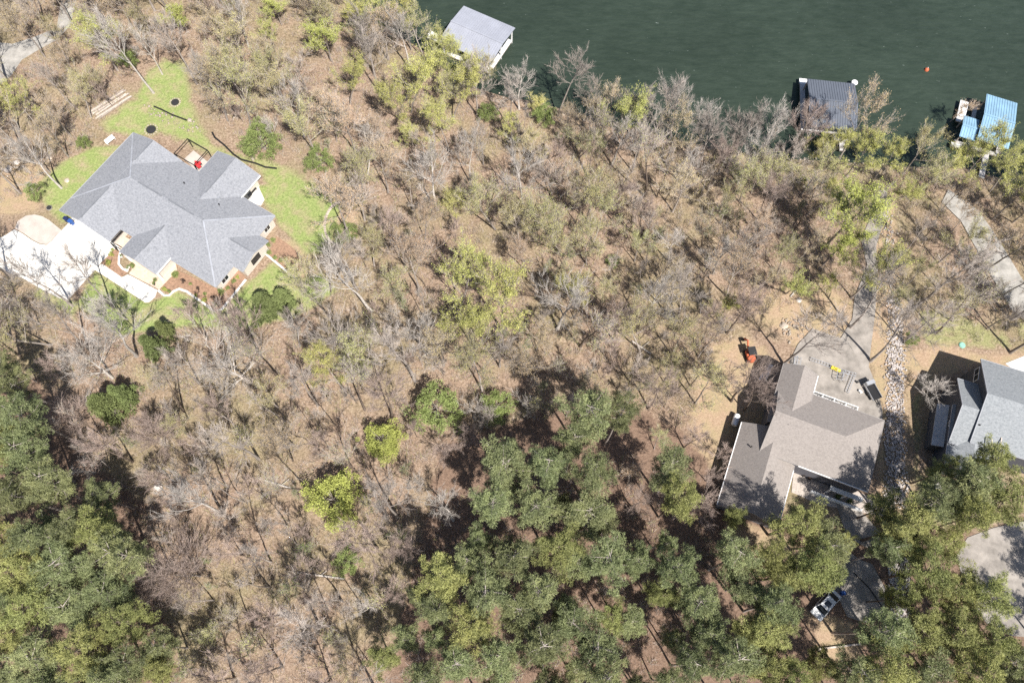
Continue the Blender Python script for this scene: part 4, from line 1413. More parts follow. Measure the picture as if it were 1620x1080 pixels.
STRIP = [(1385, 330), (1398, 380), (1394, 430), (1408, 500), (1402, 560), (1404, 640), (1400, 700), (1402, 760), (1398, 800), (1440, 800), (1432, 740), (1428, 660), (1430, 560), (1425, 480), (1412, 420), (1416, 370), (1404, 320)]
p_ = scatter(STRIP, 3000, 5)
p_ = p_[(Qv(p_[:, 0], p_[:, 1])[1] > 470) | (np.random.default_rng(3).random(len(p_)) < .3)]
p_[:, :2] += np.random.default_rng(4).normal(0, .3, (len(p_), 2))
rocks('white_gravel', p_, np.random.default_rng(6).uniform(0.06, 0.24, len(p_)), M_ROCKW, 7, 'strip of white limestone rubble beside the brown house')
p_ = scatter([(1405, 885), (1440, 880), (1440, 940), (1434, 1000), (1418, 1000), (1405, 950)], 900, 8)
rocks('white_gravel', p_, np.random.default_rng(6).uniform(0.06, 0.2, len(p_)), M_ROCKW, 9, 'white rubble strip in pine shade')
r_ = np.random.default_rng(12)
pts, sz = [], []
for (a, b_), (c, d) in zip(SHW[6:-3], SHW[7:-2]):
    L = math.hypot(c - a, d - b_)
    for _ in range(int(L * 7)):
        t = r_.random()
        pts.append((a + (c - a) * t + r_.normal(0, .45), b_ + (d - b_) * t + r_.normal(-1.0, .8), -0.3 + r_.uniform(0, .28)))
        sz.append(r_.uniform(0.06, 0.24))
rocks('riprap_stones', pts, sz, M_ROCKT, 13, 'grey riprap stones lining the shore')
for i, (poly, n, lab) in enumerate([([(1232, 505), (1270, 500), (1280, 520), (1245, 545)], 70, 'pile of grey stones at the edge of the concrete yard'),
                     ([(225, 165), (300, 185), (330, 205), (300, 212), (240, 190)], 60, 'loose stones on the back lawn bank'),
                     ([(5, 262), (30, 250), (34, 275), (8, 285)], 26, 'pale boulders heap by the west lawn'),
                     ([(355, 205), (405, 160), (385, 150), (350, 180)], 50, 'rock outcrop below the evergreens'),
                     ([(1470, 715), (1500, 712), (1540, 760), (1500, 770)], 60, 'stone landscaping at the slate house corner'),
                     ([(370, 165), (420, 185), (415, 200), (370, 185)], 50, 'loose stones in the lawn woods')]):
    p_ = scatter(poly, n, 40 + i)
    rocks('rubble_stones', p_, np.random.default_rng(50 + i).uniform(0.08, 0.28, len(p_)), M_ROCKT, 60 + i, lab)

# boulders one can tell apart
bd = [(4, 264, .7), (12, 268, .8), (26, 257, .5), (106, 286, .5), (1600, 735, .6), (300, 190, .5), (400, 250, .5), (1264, 475, .5), (1240, 515, .7), (80, 250, .4), (250, 770, .8)]
for i, (x, y, r) in enumerate(bd):
    wx, wy = P(x, y)
    q = np.random.default_rng(300 + i)
    mb = MB()
    mb.dome(0, 0, -0.1, r, r * 0.8, 9, 3)
    mb.v = [(a * q.uniform(.8, 1.2), b_ * q.uniform(.8, 1.2), c * q.uniform(.8, 1.15)) for a, b_, c in mb.v]
    o = mb.build('boulder', M_ROCKT if i in (3, 5, 6, 9, 8) else M_ROCK)
    o.location = (wx, wy, 0)
    tag(o, ['pale boulder at the left picture edge', 'larger pale boulder beside the one at the edge', 'small boulder of the heap by the west lawn', 'tan rock at the birch foot on the west lawn', 'white rock by the slate house front',
            'rock on the back lawn bank', 'flat rock by the evergreens', 'rock above the concrete yard', 'grey rock in the stone pile', 'rock under the west trees', 'pale rock slab in the leafy woods below the cedar'][i], 'boulder', 'single boulders')

# ------------------------------------------------------------------ houses
class House:
    def __init__(s, name, cu, cv, deg, label):
        s.A = R_(deg)
        c, s_ = math.cos(s.A), math.sin(s.A)
        s.cu, s.cv = cu, cv
        s.o = empty(name, cu * c - cv * s_, cu * s_ + cv * c, 0, s.A)
        tag(s.o, label, 'house')
        s.gm = mat('dull gutter', (0.36, 0.37, 0.40), .6, .05)

    def mb(s):
        return MB(off=(s.cu, s.cv, 0))

    def pt(s, u, v):
        c, s_ = math.cos(s.A), math.sin(s.A)
        return u * c - v * s_, u * s_ + v * c

    def wing(s, u0, u1, v0, v1, axis, z0, pitch, hips, mroof, mwall, inset=0.45, z_low=0.0, trim=True):
        b = s.mb()
        b.roofsolid(u0, u1, v0, v1, axis, z0, pitch, hips)
        s.roof = b.build('roof', mroof, s.o)
        b = s.mb()
        i = inset
        b.roofsolid(u0 + i, u1 - i, v0 + i, v1 - i, axis, z0 + pitch * i * 1.0 - 0.3, pitch, (0, 0) if not any(hips) else hips, bottom=z_low)
        b.build('wall', mwall, s.o)
        if trim:
            hw = ((v1 - v0) if axis == 'u' else (u1 - u0)) / 2
            rz = z0 + hw * pitch
            b = s.mb()
            e = 0.05
            if axis == 'u':
                vm = (v0 + v1) / 2
                b.bar((u0, v0 - e, z0 - .08), (u1, v0 - e, z0 - .08), .07, .18)
                b.bar((u0, v1 + e, z0 - .08), (u1, v1 + e, z0 - .08), .07, .18)
                for h, uu in ((hips[0], u0 - e), (hips[1], u1 + e)):
                    if h:
                        b.bar((uu, v0, z0 - .08), (uu, v1, z0 - .08), .07, .18)
                    else:
                        b.bar((uu, v0, z0 - .06), (uu, vm, rz - .06), .07, .2)
                        b.bar((uu, v1, z0 - .06), (uu, vm, rz - .06), .07, .2)
            else:
                um = (u0 + u1) / 2
                b.bar((u0 - e, v0, z0 - .08), (u0 - e, v1, z0 - .08), .07, .18)
                b.bar((u1 + e, v0, z0 - .08), (u1 + e, v1, z0 - .08), .07, .18)
                for h, vv in ((hips[0], v0 - e), (hips[1], v1 + e)):
                    if h:
                        b.bar((u0, vv, z0 - .08), (u1, vv, z0 - .08), .07, .18)
                    else:
                        b.bar((u0, vv, z0 - .06), (um, vv, rz - .06), .07, .2)
                        b.bar((u1, vv, z0 - .06), (um, vv, rz - .06), .07, .2)
            b.build('gutter', s.gm, s.o)

    def window(s, side, c, a, z, wd, ht, bars=1, fm=None):
        """side 'u' : wall at u=c facing, window along v centred a; 'v' the other way"""
        f = s.mb()
        p = s.mb()
        t = 0.1
        def bx(m_, a0, a1, z0, z1, d):
            if side == 'u':
                m_.box(c - d, c + d, a0, a1, z0, z1)
            else:
                m_.box(a0, a1, c - d, c + d, z0, z1)
        bx(f, a - wd / 2, a + wd / 2, z, z + t, .07)
        bx(f, a - wd / 2, a + wd / 2, z + ht - t, z + ht, .07)
        bx(f, a - wd / 2, a - wd / 2 + t, z + t, z + ht - t, .07)
        bx(f, a + wd / 2 - t, a + wd / 2, z + t, z + ht - t, .07)
        for i in range(bars):
            m_ = a - wd / 2 + wd * (i + 1) / (bars + 1)
            bx(f, m_ - .03, m_ + .03, z + t, z + ht - t, .06)
        bx(p, a - wd / 2 + t, a + wd / 2 - t, z + t, z + ht - t, .04)
        w_ = f.build('window', fm or M_WHITE, s.o)
        p.build('pane', M_GLASS, w_)

    def door(s, side, c, a, z, wd, ht, m_, name='door'):
        f = s.mb()
        if side == 'u':
            f.box(c - .06, c + .06, a - wd / 2, a + wd / 2, z, z + ht)
        else:
            f.box(a - wd / 2, a + wd / 2, c - .06, c + .06, z, z + ht)
        o = f.build(name, m_, s.o)
        if name == 'garage_door':
            for k in range(4):
                g = s.mb()
                zz = z + .06 + k * (ht - .1) / 4
                if side == 'u':
                    g.box(c - .09, c + .09, a - wd / 2 + .08, a + wd / 2 - .08, zz, zz + (ht - .1) / 4 - .06)
                else:
                    g.box(a - wd / 2 + .08, a + wd / 2 - .08, c - .09, c + .09, zz, zz + (ht - .1) / 4 - .06)
                g.build('panel', m_, o)
        else:
            g = s.mb()
            if side == 'u':
                g.box(c - .12, c + .12, a + wd / 2 - .2, a + wd / 2 - .12, z + 1, z + 1.1)
            else:
                g.box(a + wd / 2 - .2, a + wd / 2 - .12, c - .12, c + .12, z + 1, z + 1.1)
            g.build('handle', M_BLACK, o)

    def ridgevent(s, a, b, z):
        m_ = s.mb()
        m_.bar((a[0], a[1], z + .03), (b[0], b[1], z + .01), .22, .07)
        m_.build('ridge_vent', MATS.get('vent') or mat('vent', (0.17, 0.18, 0.20), 0.9), s.o)

    def pipe(s, u, v, z, big=False):
        m_ = s.mb()
        r = .16 if big else .08
        m_.cyl(u, v, z - .3, z + (.6 if big else .35), r, n=10)
        m_.cyl(u, v, z + (.6 if big else .35), z + (.75 if big else .42), r * 1.6, n=10)
        m_.build('vent_pipe', M_STEEL if big else M_BLACK, s.o)


# --- house 1
h = House('house', -84, 30, -30, 'large cream brick house under a blue-grey hip roof with three wings')
PT = .34
h.wing(-99.72, -68.6, 22.6, 38.1, 'u', 3.0, PT, (1, 1), M_ROOF1, M_BRICK)
h.wing(-99.8, -88.8, 19.9, 38.2, 'v', 3.0, PT, (0, 0), M_ROOF1, M_BRICK)
h.wing(-86.0, -78.2, 19.3, 29.0, 'v', 3.02, PT, (0, 0), M_ROOF1, M_BRICK, inset=0.5)
h.wing(-84.9, -75.6, 30.5, 43.0, 'v', 3.01, PT, (0, 0), M_ROOF1, M_BRICK, inset=0.6)
h.wing(-75.5, -66.6, 27.1, 33.7, 'u', 3.015, PT, (0, 0), M_ROOF1, M_BRICK)
for (a_, c_, z0_, z1_) in (((-99.7, 38.1), (-92.0, 30.35), 3.0, 5.64), ((-99.7, 22.6), (-92.0, 30.35), 3.0, 5.64), ((-68.6, 38.1), (-76.35, 30.35), 3.0, 5.64), ((-68.6, 22.6), (-76.35, 30.35), 3.0, 5.64)):
    b = h.mb()
    b.bar((a_[0], a_[1], z0_ + .02), (c_[0], c_[1], z1_ + .02), .26, .05)
    b.build('hip_cap', mat('hip cap', (0.31, 0.325, 0.36), .9), h.o)
b = h.mb()
b.box(-75.56, -75.44, 31, 43, 2.86, 3.08)
b.build('white_fascia', M_WHITE, h.o)
b = h.mb()
b.box(-78.16, -78.02, 19.3, 24.2, 2.86, 3.08)
b.build('white_fascia', M_WHITE, h.o)
h.ridgevent((-90.3, 30.35), (-85.2, 30.35), 5.64)
h.ridgevent((-83.8, 30.35), (-78.4, 30.35), 5.64)
h.ridgevent((-94.3, 38.1), (-94.3, 33.5), 4.87)
h.ridgevent((-94.3, 27.2), (-94.3, 20.4), 4.87)
h.ridgevent((-80.25, 40.6), (-80.25, 35), 4.59)
h.ridgevent((-82.1, 21.5), (-82.1, 27.0), 4.35)
h.ridgevent((-71.4, 30.4), (-67.4, 30.4), 4.13)
h.pipe(-84.6, 34.6, 4.15)
h.pipe(-77.8, 35.4, 3.95, True)
h.pipe(-76.9, 34.4, 4.3)
for v_, wd in ((-97.2, 2.9), (-93.8, 2.9), (-90.6, 2.6)):
    h.door('v', 20.33, v_, 0.05, wd, 2.3, M_WHITE, 'garage_door')
h.window('u', -67.05, 30.4, .9, 2.0, 1.5, 1, M_BLACK)
h.window('u', -69.05, 24.8, .9, 1.6, 1.5)
h.window('u', -69.05, 35.9, .9, 1.4, 1.4)
h.window('v', 23.05, -76.6, .9, 1.6, 1.5)
h.window('v', 23.05, -72, .9, 2.2, 1.5)
h.door('v', 19.82, -80.6, .1, 1.5, 2.3, M_WOOD)
h.window('v', 19.82, -83.6, .9, 1.6, 1.5)
h.door('u', -76.2, 39.2, .1, 2.2, 2.2, M_GLASS)
h.door('v', 37.68, -87, .1, 2.2, 2.2, M_GLASS)
b = h.mb()
for u in (-88.6, -86.1):
    b.box(u - .08, u + .08, 19.7, 19.86, 0, 2.5)
b.box(-88.7, -86.0, 19.72, 19.84, 2.5, 2.68)
b.box(-88.66, -88.5, 19.9, 22.6, 2.5, 2.68)
b.build('courtyard_gate', M_BLACK, h.o)
for q in ((-85.6, 19.55), (-78.6, 19.55)):
    b = h.mb()
    b.box(q[0] - .2, q[0] + .2, q[1] - .2, q[1] + .2, 0, 2.9)
    b.build('porch_post', M_WHITE, h.o)
H1 = h

# --- house 2
h = House('house', 32, 42, -20, 'brown roofed house with white rear balcony beside the pines')
h.gm = mat('taupe gutter', (0.30, 0.28, 0.27), .7, .05)
h.wing(24.9, 41.0, 39.9, 51.3, 'u', 5.3, .50, (0, 1), M_ROOF2, M_SIDING)
h.wing(21.6, 30.7, 30.5, 43.9, 'v', 3.2, .65, (0, 0), M_ROOF2, M_SIDING, inset=.35)
h.wing(24.55, 29.85, 44.5, 54.2, 'v', 6.0, .62, (0, 0), M_ROOF2, M_SIDING)
for q_ in ((21.48, 21.6, 30.5, 43.9, 3.0, 3.25), (29.85, 29.97, 51.3, 54.2, 5.8, 6.05), (30.7, 41.0, 39.72, 39.84, 5.1, 5.34), (30.7, 30.82, 30.5, 39.6, 3.0, 3.25)):
    b = h.mb()
    b.box(*q_)
    b.build('white_fascia', M_WHITE, h.o)
h.pipe(23.6, 40.2, 4.6)
h.window('u', 25.3, 48.3, 3.4, .7, .7, 0)
h.window('u', 25.3, 46.3, 3.4, .7, .7, 0)
h.window('v', 43.5, 23.9, 1.2, 1.2, 1.2)
h.window('v', 51.0, 34, .6, 2.4, 1.7)
h.door('v', 51.0, 31.4, .1, 1.8, 2.2, M_GLASS)
b = h.mb()
b.box(30.0, 37.3, 50.9, 52.4, 3.0, 3.16)
b.build('balcony_floor', mat('dark stained deck', (0.10, 0.09, 0.12), .8), h.o)
b = h.mb()
b.box(30.0, 37.3, 52.35, 52.45, 4.15, 4.27)
b.box(30.0, 37.3, 52.36, 52.44, 3.22, 3.3)
b.box(30.0, 37.3, 51.35, 51.5, 4.9, 5.06)
b.build('balcony_rail', M_WHITE, h.o)
for u in (30.05, 31.8, 33.6, 35.4, 37.2):
    b = h.mb()
    b.box(u - .08, u + .08, 52.3, 52.46, 0, 4.3)
    b.build('balcony_post', M_WHITE, h.o)
    b = h.mb()
    b.box(u - .05, u + .05, 51.5, 52.35, 4.2, 4.3)
    b.build('balcony_beam', M_WHITE, h.o)
b = h.mb()
for k in range(60):
    u = 30.1 + k * .12
    b.box(u - .015, u + .015, 52.385, 52.415, 3.3, 4.15)
b.build('baluster', M_WHITE, h.o, kind='stuff')
b = h.mb()
b.box(28.6, 29.2, 33.2, 33.8, 3.8, 6.6)
H2 = h
# white retaining wall and porch roofline on the front
b = h.mb()
b.box(34.6, 42.4, 38.2, 38.5, 0, .9)
b.build('garden_wall', M_WHITE, h.o)
b = h.mb()
b.box(36.6, 41.5, 38.9, 39.6, 2.6, 2.75)
b.build('porch_roof', M_WHITE, h.o)
for u in (36.8, 39.1, 41.3):
    b = h.mb()
    b.box(u - .1, u + .1, 38.95, 39.15, 0, 2.6)
    b.build('porch_post', M_WHITE, h.o)

# --- house 3
h = House('house', 58, 54, -17, 'dark-sided house under a speckled slate-grey roof near the picture edge')
h.wing(55.75, 76, 49.4, 63.1, 'u', 6.5, .46, (0, 0), M_ROOF3, M_SIDING2)
h.wing(53.1, 61, 48.7, 59.2, 'u', 5.7, .5, (0, 0), M_ROOF3, M_SIDING2)
h.wing(53.2, 59.6, 45.3, 55, 'v', 5.2, .42, (0, 0), M_ROOF3, M_SIDING2)
b = h.mb()
b.add([(52.0, 48.7, 2.7), (53.5, 48.7, 3.4), (53.5, 55.6, 3.4), (52.0, 55.6, 2.7), (52.0, 48.7, 2.55), (53.5, 48.7, 3.25), (53.5, 55.6, 3.25), (52.0, 55.6, 2.55)],
      [(0, 1, 2, 3), (7, 6, 5, 4), (0, 4, 5, 1), (1, 5, 6, 2), (2, 6, 7, 3), (3, 7, 4, 0)])
b.build('lean_to_roof', mat('lean-to metal', (0.42, 0.44, 0.47), .6), h.o)
b = h.mb()
b.box(52.2, 53.4, 48.9, 55.4, 0, 2.6)
b.build('lean_to_wall', M_SIDING2, h.o)
h.window('u', 56.18, 61.2, 4.2, 2.2, 1.4, 1)
h.window('u', 53.5, 52.3, 4.1, 1.0, 1.0, 0)
h.pipe(56.1, 51.9, 7.4)
b = h.mb()
b.box(59.5, 59.62, 47.5, 51.2, 7.3, 7.42)
b.bar((57.9, 50.2, 8.05), (58.6, 47.9, 7.3), .16, .06)
b.build('roof_board', M_WOODL, h.o)
b = h.mb()
b.box(54.2, 56.4, 43.6, 45.2, .1, .5)
b.box(54.5, 56.1, 43.2, 43.6, .1, .3)
b.build('porch_step', M_CONC, h.o)
H3 = h

# ------------------------------------------------------------------ boathouses
def boathouse(cu, cv, deg, label, roofs, decks, posts, mroof, gang=None, zroof_pitch=.22, seam=.45):
    h = House('boathouse', cu, cv, deg, label)
    h.o['category'] = 'boathouse'
    h.o.location.z = -0.35
    for (u0, u1, v0, v1, axis, z0, pit) in roofs:
        b = h.mb()
        b.roofsolid(u0, u1, v0, v1, axis, z0, pit, (0, 0), t=.12)
        b.build('roof', mroof, h.o)
        b = h.mb()
        if axis == 'u':
            vm, rz = (v0 + v1) / 2, z0 + pit * (v1 - v0) / 2
            u = u0 + .2
            while u < u1:
                b.bar((u, v0, z0 + .03), (u, vm, rz + .03), .05, .06)
                b.bar((u, v1, z0 + .03), (u, vm, rz + .03), .05, .06)
                u += seam
            a_, c_ = (u0, vm, rz + .05), (u1, vm, rz + .05)
        else:
            um, rz = (u0 + u1) / 2, z0 + pit * (u1 - u0) / 2
            v = v0 + .2
            while v < v1:
                b.bar((u0, v, z0 + .03), (um, v, rz + .03), .05, .06)
                b.bar((u1, v, z0 + .03), (um, v, rz + .03), .05, .06)
                v += seam
            a_, c_ = (um, v0, rz + .05), (um, v1, rz + .05)
        b.build('roof_seam', mroof, h.o, kind='stuff')
        b = h.mb()
        b.bar(a_, c_, .3, .08)
        b.build('ridge_cap', mroof, h.o)
    for (u0, u1, v0, v1, z, m_) in decks:
        b = h.mb()
        b.box(u0, u1, v0, v1, z - .3, z - .04)
        d_ = b.build('deck', M_WOOD, h.o)
        b = h.mb()
        along = (u1 - u0) > (v1 - v0)
        L0, L1 = (u0, u1) if along else (v0, v1)
        t = L0
        while t < L1 - .05:
            e = min(t + .27, L1)
            b.box(*((t, e - .03, v0, v1) if along else (u0, u1, t, e - .03)), z - .04, z)
            t += .27
        b.build('deck_board', m_, d_, kind='stuff')
    for (u, v, z) in posts:
        b = h.mb()
        b.box(u - .1, u + .1, v - .1, v + .1, -1, z)
        b.build('post', M_WOOD if mroof is not M_MET1 else M_WHITE, h.o)
    return h


M_DW = mat('white deck boards', (0.72, 0.72, 0.72), .7, .06, 2)
M_DG = mat('grey deck boards', (0.50, 0.48, 0.47), .85, .12, 2)
bh = boathouse(-55, 92, -26.5, 'two-slip boathouse with pale blue-grey metal roof and white deck',
               [(-60.4, -49.4, 87.0, 96.5, 'u', 3.8, .12)],
               [(-60.2, -50.1, 87.2, 88.5, .85, M_DW), (-50.6, -49.75, 88.5, 96.0, .85, M_DW), (-60.3, -59.6, 88.5, 96, .85, M_DG), (-55.4, -54.7, 88.5, 95.6, .85, M_DG), (-55.5, -54.5, 80.8, 87.2, .8, M_WOODL), (-55.9, -54.0, 81.0, 82.0, .83, M_WOODL)],
               [(u, v, 3.8) for u in (-60, -55, -49.9) for v in (87.4, 91.8, 96.1)], M_MET1)
bh2 = boathouse(47, 98, -5.2, 'boathouse with dark ribbed metal roof',
                [(43.1, 51.7, 93.0, 103.4, 'u', 3.4, .2)],
                [(42.7, 43.6, 94, 105.2, .85, M_DG), (43.6, 51.6, 94.0, 94.9, .85, M_DG), (51.0, 51.7, 94.9, 104.6, .85, M_DG), (48.6, 51.2, 92.6, 94.0, .8, M_DG), (42.6, 44.1, 104.4, 105.6, .86, M_DW), (49.6, 50.6, 90.5, 92.6, .8, M_DG)],
                [(u, v, 3.4) for u in (43.3, 47.4, 51.4) for v in (94.2, 98.5, 103.0)], M_MET2)
bh3 = boathouse(47.5, 114.5, -20, 'boathouse with sky-blue metal roof and a lower side wing',
                [(46.3, 51.8, 109.2, 119.8, 'u', 3.6, .13), (43.5, 46.28, 109.3, 114.1, 'u', 3.0, .13)],
                [(43.1, 44.6, 114.4, 119.4, .9, M_DW), (45.6, 46.3, 109.5, 119, .85, M_DG), (51.0, 51.7, 109.5, 119, .85, M_DG), (43.7, 51, 109.5, 110.2, .85, M_DG), (43.2, 45.3, 108.6, 109.5, .86, M_DW), (49, 50, 104, 109.5, .8, M_DG)],
                [(u, v, 3.0 if u < 46 else 3.6) for u in (43.8, 46.6, 51.4) for v in (109.7, 113.8)] + [(46.6, 119, 3.6), (51.4, 119, 3.6)], M_MET3)


def hp(hs, u, v):
    return hs.pt(u, v)


# pontoon boat by the first boathouse
def shape(name, x, y, z, rz, label, cat, group=None):
    o = empty(name, x, y, z, rz)
    return tag(o, label, cat, group)


x, y = hp(bh, -63.2, 89.9)
t = shape('pontoon_boat', x, y, -0.35, R_(-26.5), 'small white pontoon boat moored beside the first boathouse', 'boat')
for s_ in (-.55, .55):
    b = MB()
    b.cylx((-1.2, s_, .25), (1.3, s_, .25), .26, 10)
    b.cylx((1.3, s_, .25), (1.55, s_, .32), .2, 10)
    b.build('pontoon', M_STEEL, t, smooth=False)
b = MB()
b.box(-1.15, 1.2, -.8, .8, .5, .6)
b.build('boat_deck', M_DW, t)
b = MB()
b.box(-1.0, -.5, -.6, .6, .6, 1.0)
b.box(-1.15, -1.0, -.6, .6, .6, 1.3)
b.build('bench_seat', M_WHITE, t)
b = MB()
b.box(.3, .6, -.4, 0, .6, 1.25)
b.build('console', M_WHITE, t)
b = MB()
b.box(-1.5, -1.2, -.15, .15, .2, .95)
b.build('outboard_motor', M_BLACK, t)

x, y = P(1467, 109, 0)
t = shape('buoy', x, y, -0.35, 0, 'small orange-red buoy floating on the open lake', 'buoy')
b = MB()
b.dome(0, 0, .1, .42, .42, 12, 4)
b.cyl(0, 0, -.25, .1, .3, .42)
b.build('float', M_ORANGE, t, smooth=True)
b = MB()
b.cyl(0, 0, .5, .72, .06)
b.build('ring', M_WHITE, t)
x, y = P(1353, 129, 1.0)
t = shape('inflatable_ring', x, y, 0.55, 0, 'round white inflatable at the dark boathouse corner', 'float')
b = MB()
k = 16
for j in range(k):
    a, a2 = 2 * math.pi * j / k, 2 * math.pi * (j + 1) / k
    b.cylx((.42 * math.cos(a), .42 * math.sin(a), .15), (.42 * math.cos(a2), .42 * math.sin(a2), .15), .2, 8)
b.build('tube', M_WHITE, t, smooth=True)
b = MB()
b.cyl(0, 0, .05, .16, .4)
b.build('floor_disc', M_TANK, t)
b = MB()
b.cyl(0, 0, -1.6, .05, .05)
b.build('pole', M_STEEL, t)

# ------------------------------------------------------------------ small things round house 1
def bin_(x, y, rz, label, m_):
    t = shape('wheelie_bin', x, y, 0.14, rz, label, 'bin', 'wheeled bins by the garage')
    b = MB()
    b.add([(-.24, -.28, .05), (.24, -.28, .05), (.24, .24, .05), (-.24, .24, .05), (-.3, -.34, 1.0), (.3, -.34, 1.0), (.3, .36, 1.0), (-.3, .36, 1.0)],
          [(0, 3, 2, 1), (4, 5, 6, 7), (0, 1, 5, 4), (1, 2, 6, 5), (2, 3, 7, 6), (3, 0, 4, 7)])
    b.build('body', m_, t)
    b = MB()
    b.box(-.33, .33, -.37, .42, 1.0, 1.08)
    lid = b.build('lid', m_, t)
    b = MB()
    b.cylx((-.25, .5, 1.0), (.25, .5, 1.0), .025, 6)
    b.build('handle', M_DARK, lid)
    for s_ in (-.28, .28):
        b = MB()
        b.cylx((s_ - .04, .26, .12), (s_ + .04, .26, .12), .12, 10)
        b.build('wheel', M_DARK, t)


x, y = P(109, 351)
bin_(x, y, R_(60), 'black wheeled bin nearer the garage corner', M_NAVY)
x, y = P(116, 355)
bin_(x, y, R_(60), 'blue wheeled bin beside the black one', M_BLUE)

# outdoor furniture
def chair(x, y, rz, label, cushion=M_RED, z=0.16):
    t = shape('patio_chair', x, y, z, rz, label, 'chair', 'red-cushioned patio chairs')
    b = MB()
    b.box(-.3, .3, -.3, .3, .36, .44)
    b.box(-.34, -.3, -.3, .3, .3, .62)
    b.box(.3, .34, -.3, .3, .3, .62)
    b.build('seat_frame', M_BLACK, t)
    b = MB()
    b.box(-.28, .28, -.28, .28, .44, .55)
    b.build('seat', cushion, t)
    b = MB()
    b.box(-.28, .28, .28, .38, .44, .98)
    b.build('backrest', cushion, t)
    for sx in (-.28, .28):
        for sy in (-.26, .26):
            b = MB()
            b.box(sx - .02, sx + .02, sy - .02, sy + .02, 0, .36)
            b.build('leg', M_BLACK, t)


for i, (cx, cy, a) in enumerate([(806, 246, 0), (822, 240, 2.2), (818, 258, 4.0)]):
    x, y = P(*C4(cx, cy), .5)
    chair(x, y, a, ['red patio chair nearest the kitchen wall', 'red patio chair on the far side of the back patio', 'red patio chair at the roof edge of the back patio'][i])
x, y = P(*C4(1080, 420), .5)
chair(x, y, 1.0, 'red-cushioned chair on the side patio under the gable')
x, y = P(*C4(1108, 398), .5)
t = shape('patio_table', x, y, .16, R_(60), 'dark slatted table on the side patio under the gable', 'table')
b = MB()
for k in range(7):
    b = MB()
    b.box(-1.0, 1.0, -.5 + k * .145, -.5 + k * .145 + .12, .7, .74)
    b.build('slat', M_BLACK, t)
for sx in (-.9, .9):
    for sy in (-.42, .42):
        b = MB()
        b.box(sx - .03, sx + .03, sy - .03, sy + .03, 0, .7)
        b.build('leg', M_BLACK, t)
# screened frame over the back patio
x, y = P(*C4(800, 225))
t = shape('pergola', x, y, .16, R_(-30), 'black framed pergola over the back patio', 'pergola')
for (a, c) in ((-2.2, -1.7), (2.2, -1.7), (-2.2, 1.9), (2.2, 1.9)):
    b = MB()
    b.box(a - .06, a + .06, c - .06, c + .06, 0, 2.4)
    b.build('post', M_BLACK, t)
for c in (-1.7, 1.9):
    b = MB()
    b.box(-2.3, 2.3, c - .05, c + .05, 2.4, 2.52)
    b.build('beam', M_BLACK, t)
for c in (-2.2, 2.2):
    b = MB()
    b.box(c - .05, c + .05, -1.6, 1.8, 2.4, 2.5)
    b.build('beam', M_BLACK, t)
# fire pits
for px_, py_, r, lab in ((239, 205, 1.1, 'round fire pit right above the house roof'), (277, 162, .9, 'round dark fire pit on the upper lawn')):
    x, y = P(px_, py_)
    t = shape('fire_pit', x, y, 0, 0, lab, 'fire pit', 'fire pits on the lawn')
    b = MB()
    b.cyl(0, 0, 0, .06, r * .8, n=16)
    b.build('ash_bed', M_DARK, t)
    for k in range(14):
        a = 2 * math.pi * k / 14
        b = MB()
        b.dome(0, 0, 0, .16, .14, 7, 2)
        o = b.build('stone', M_ROCKT, t)
        o.location = (r * math.cos(a), r * math.sin(a), 0)
        o.rotation_euler = (0, 0, a * 2.3)
# stone ring
x, y = P(538, 352)
b = MB()
for k in range(34):
    a = 1.2 + 3.9 * k / 33
    bb = MB()
    if k == 0:
        t = shape('stone_edging', x, y, 0, 0, 'curved row of pale stones around a dirt bed at the lawn edge', 'edging')
    bb.dome(0, 0, -.05, .34, .12, 7, 2)
    o = bb.build('stone', M_ROCKT, t)
    o.location = (2.6 * math.cos(a), 4.2 * math.sin(a), 0)
# white garden bench
x, y = P(176, 224)
t = shape('garden_bench', x, y, 0, R_(50), 'white bench on the lawn behind the garage', 'bench')
b = MB(); b.box(-.9, .9, -.25, .25, .4, .47); b.build('seat', M_WHITE, t)
b = MB(); b.box(-.9, .9, .22, .3, .5, .95); b.build('backrest', M_WHITE, t)
for s_ in (-.8, .8):
    b = MB(); b.box(s_ - .05, s_ + .05, -.25, .25, 0, .4); b.build('leg', M_WHITE, t)
# utility covers
for px_, py_, m_, lab in ((78, 329, M_DARK, 'black round utility cover on the garage lawn'), (1522, 546, M_MINT, 'mint green round cover on the back lawn of the slate house')):
    x, y = P(px_, py_)
    t = shape('utility_cover', x, y, 0, 0, lab, 'cover')
    b = MB(); b.cyl(0, 0, 0, .16, .42, n=18); b.build('lid', m_, t)
    b = MB(); b.cyl(0, 0, -.02, .08, .52, n=18); b.build('rim', m_ if m_ is M_MINT else M_CONC2, t)
# silt sock across the slopes
def sock(pts, r, label, name='silt_sock', m_=M_BLACK):
    wp = [P(*p) for p in pts]
    mb = MB(off=(*wp[0], 0))
    for (a, b1), (c, d) in zip(wp[:-1], wp[1:]):
        mb.cylx((a, b1, r * .7), (c, d, r * .7), r, 8)
    o = mb.build(name, m_)
    o.location = (*wp[0], 0)
    tag(o, label, 'erosion barrier', 'black erosion socks across the slopes')


sock([(336, 210), (340, 218), (355, 230), (370, 245), (382, 253), (405, 259), (420, 265), (438, 267)], .16, 'black erosion sock curving past the bedroom wing')
sock([(244, 169), (256, 174), (272, 182), (296, 191)], .15, 'black erosion sock on the upper lawn by the loose stones')
sock([(1350, 905), (1375, 930), (1395, 960), (1415, 1000)], .1, 'dark edging line beside the shaded front drive')
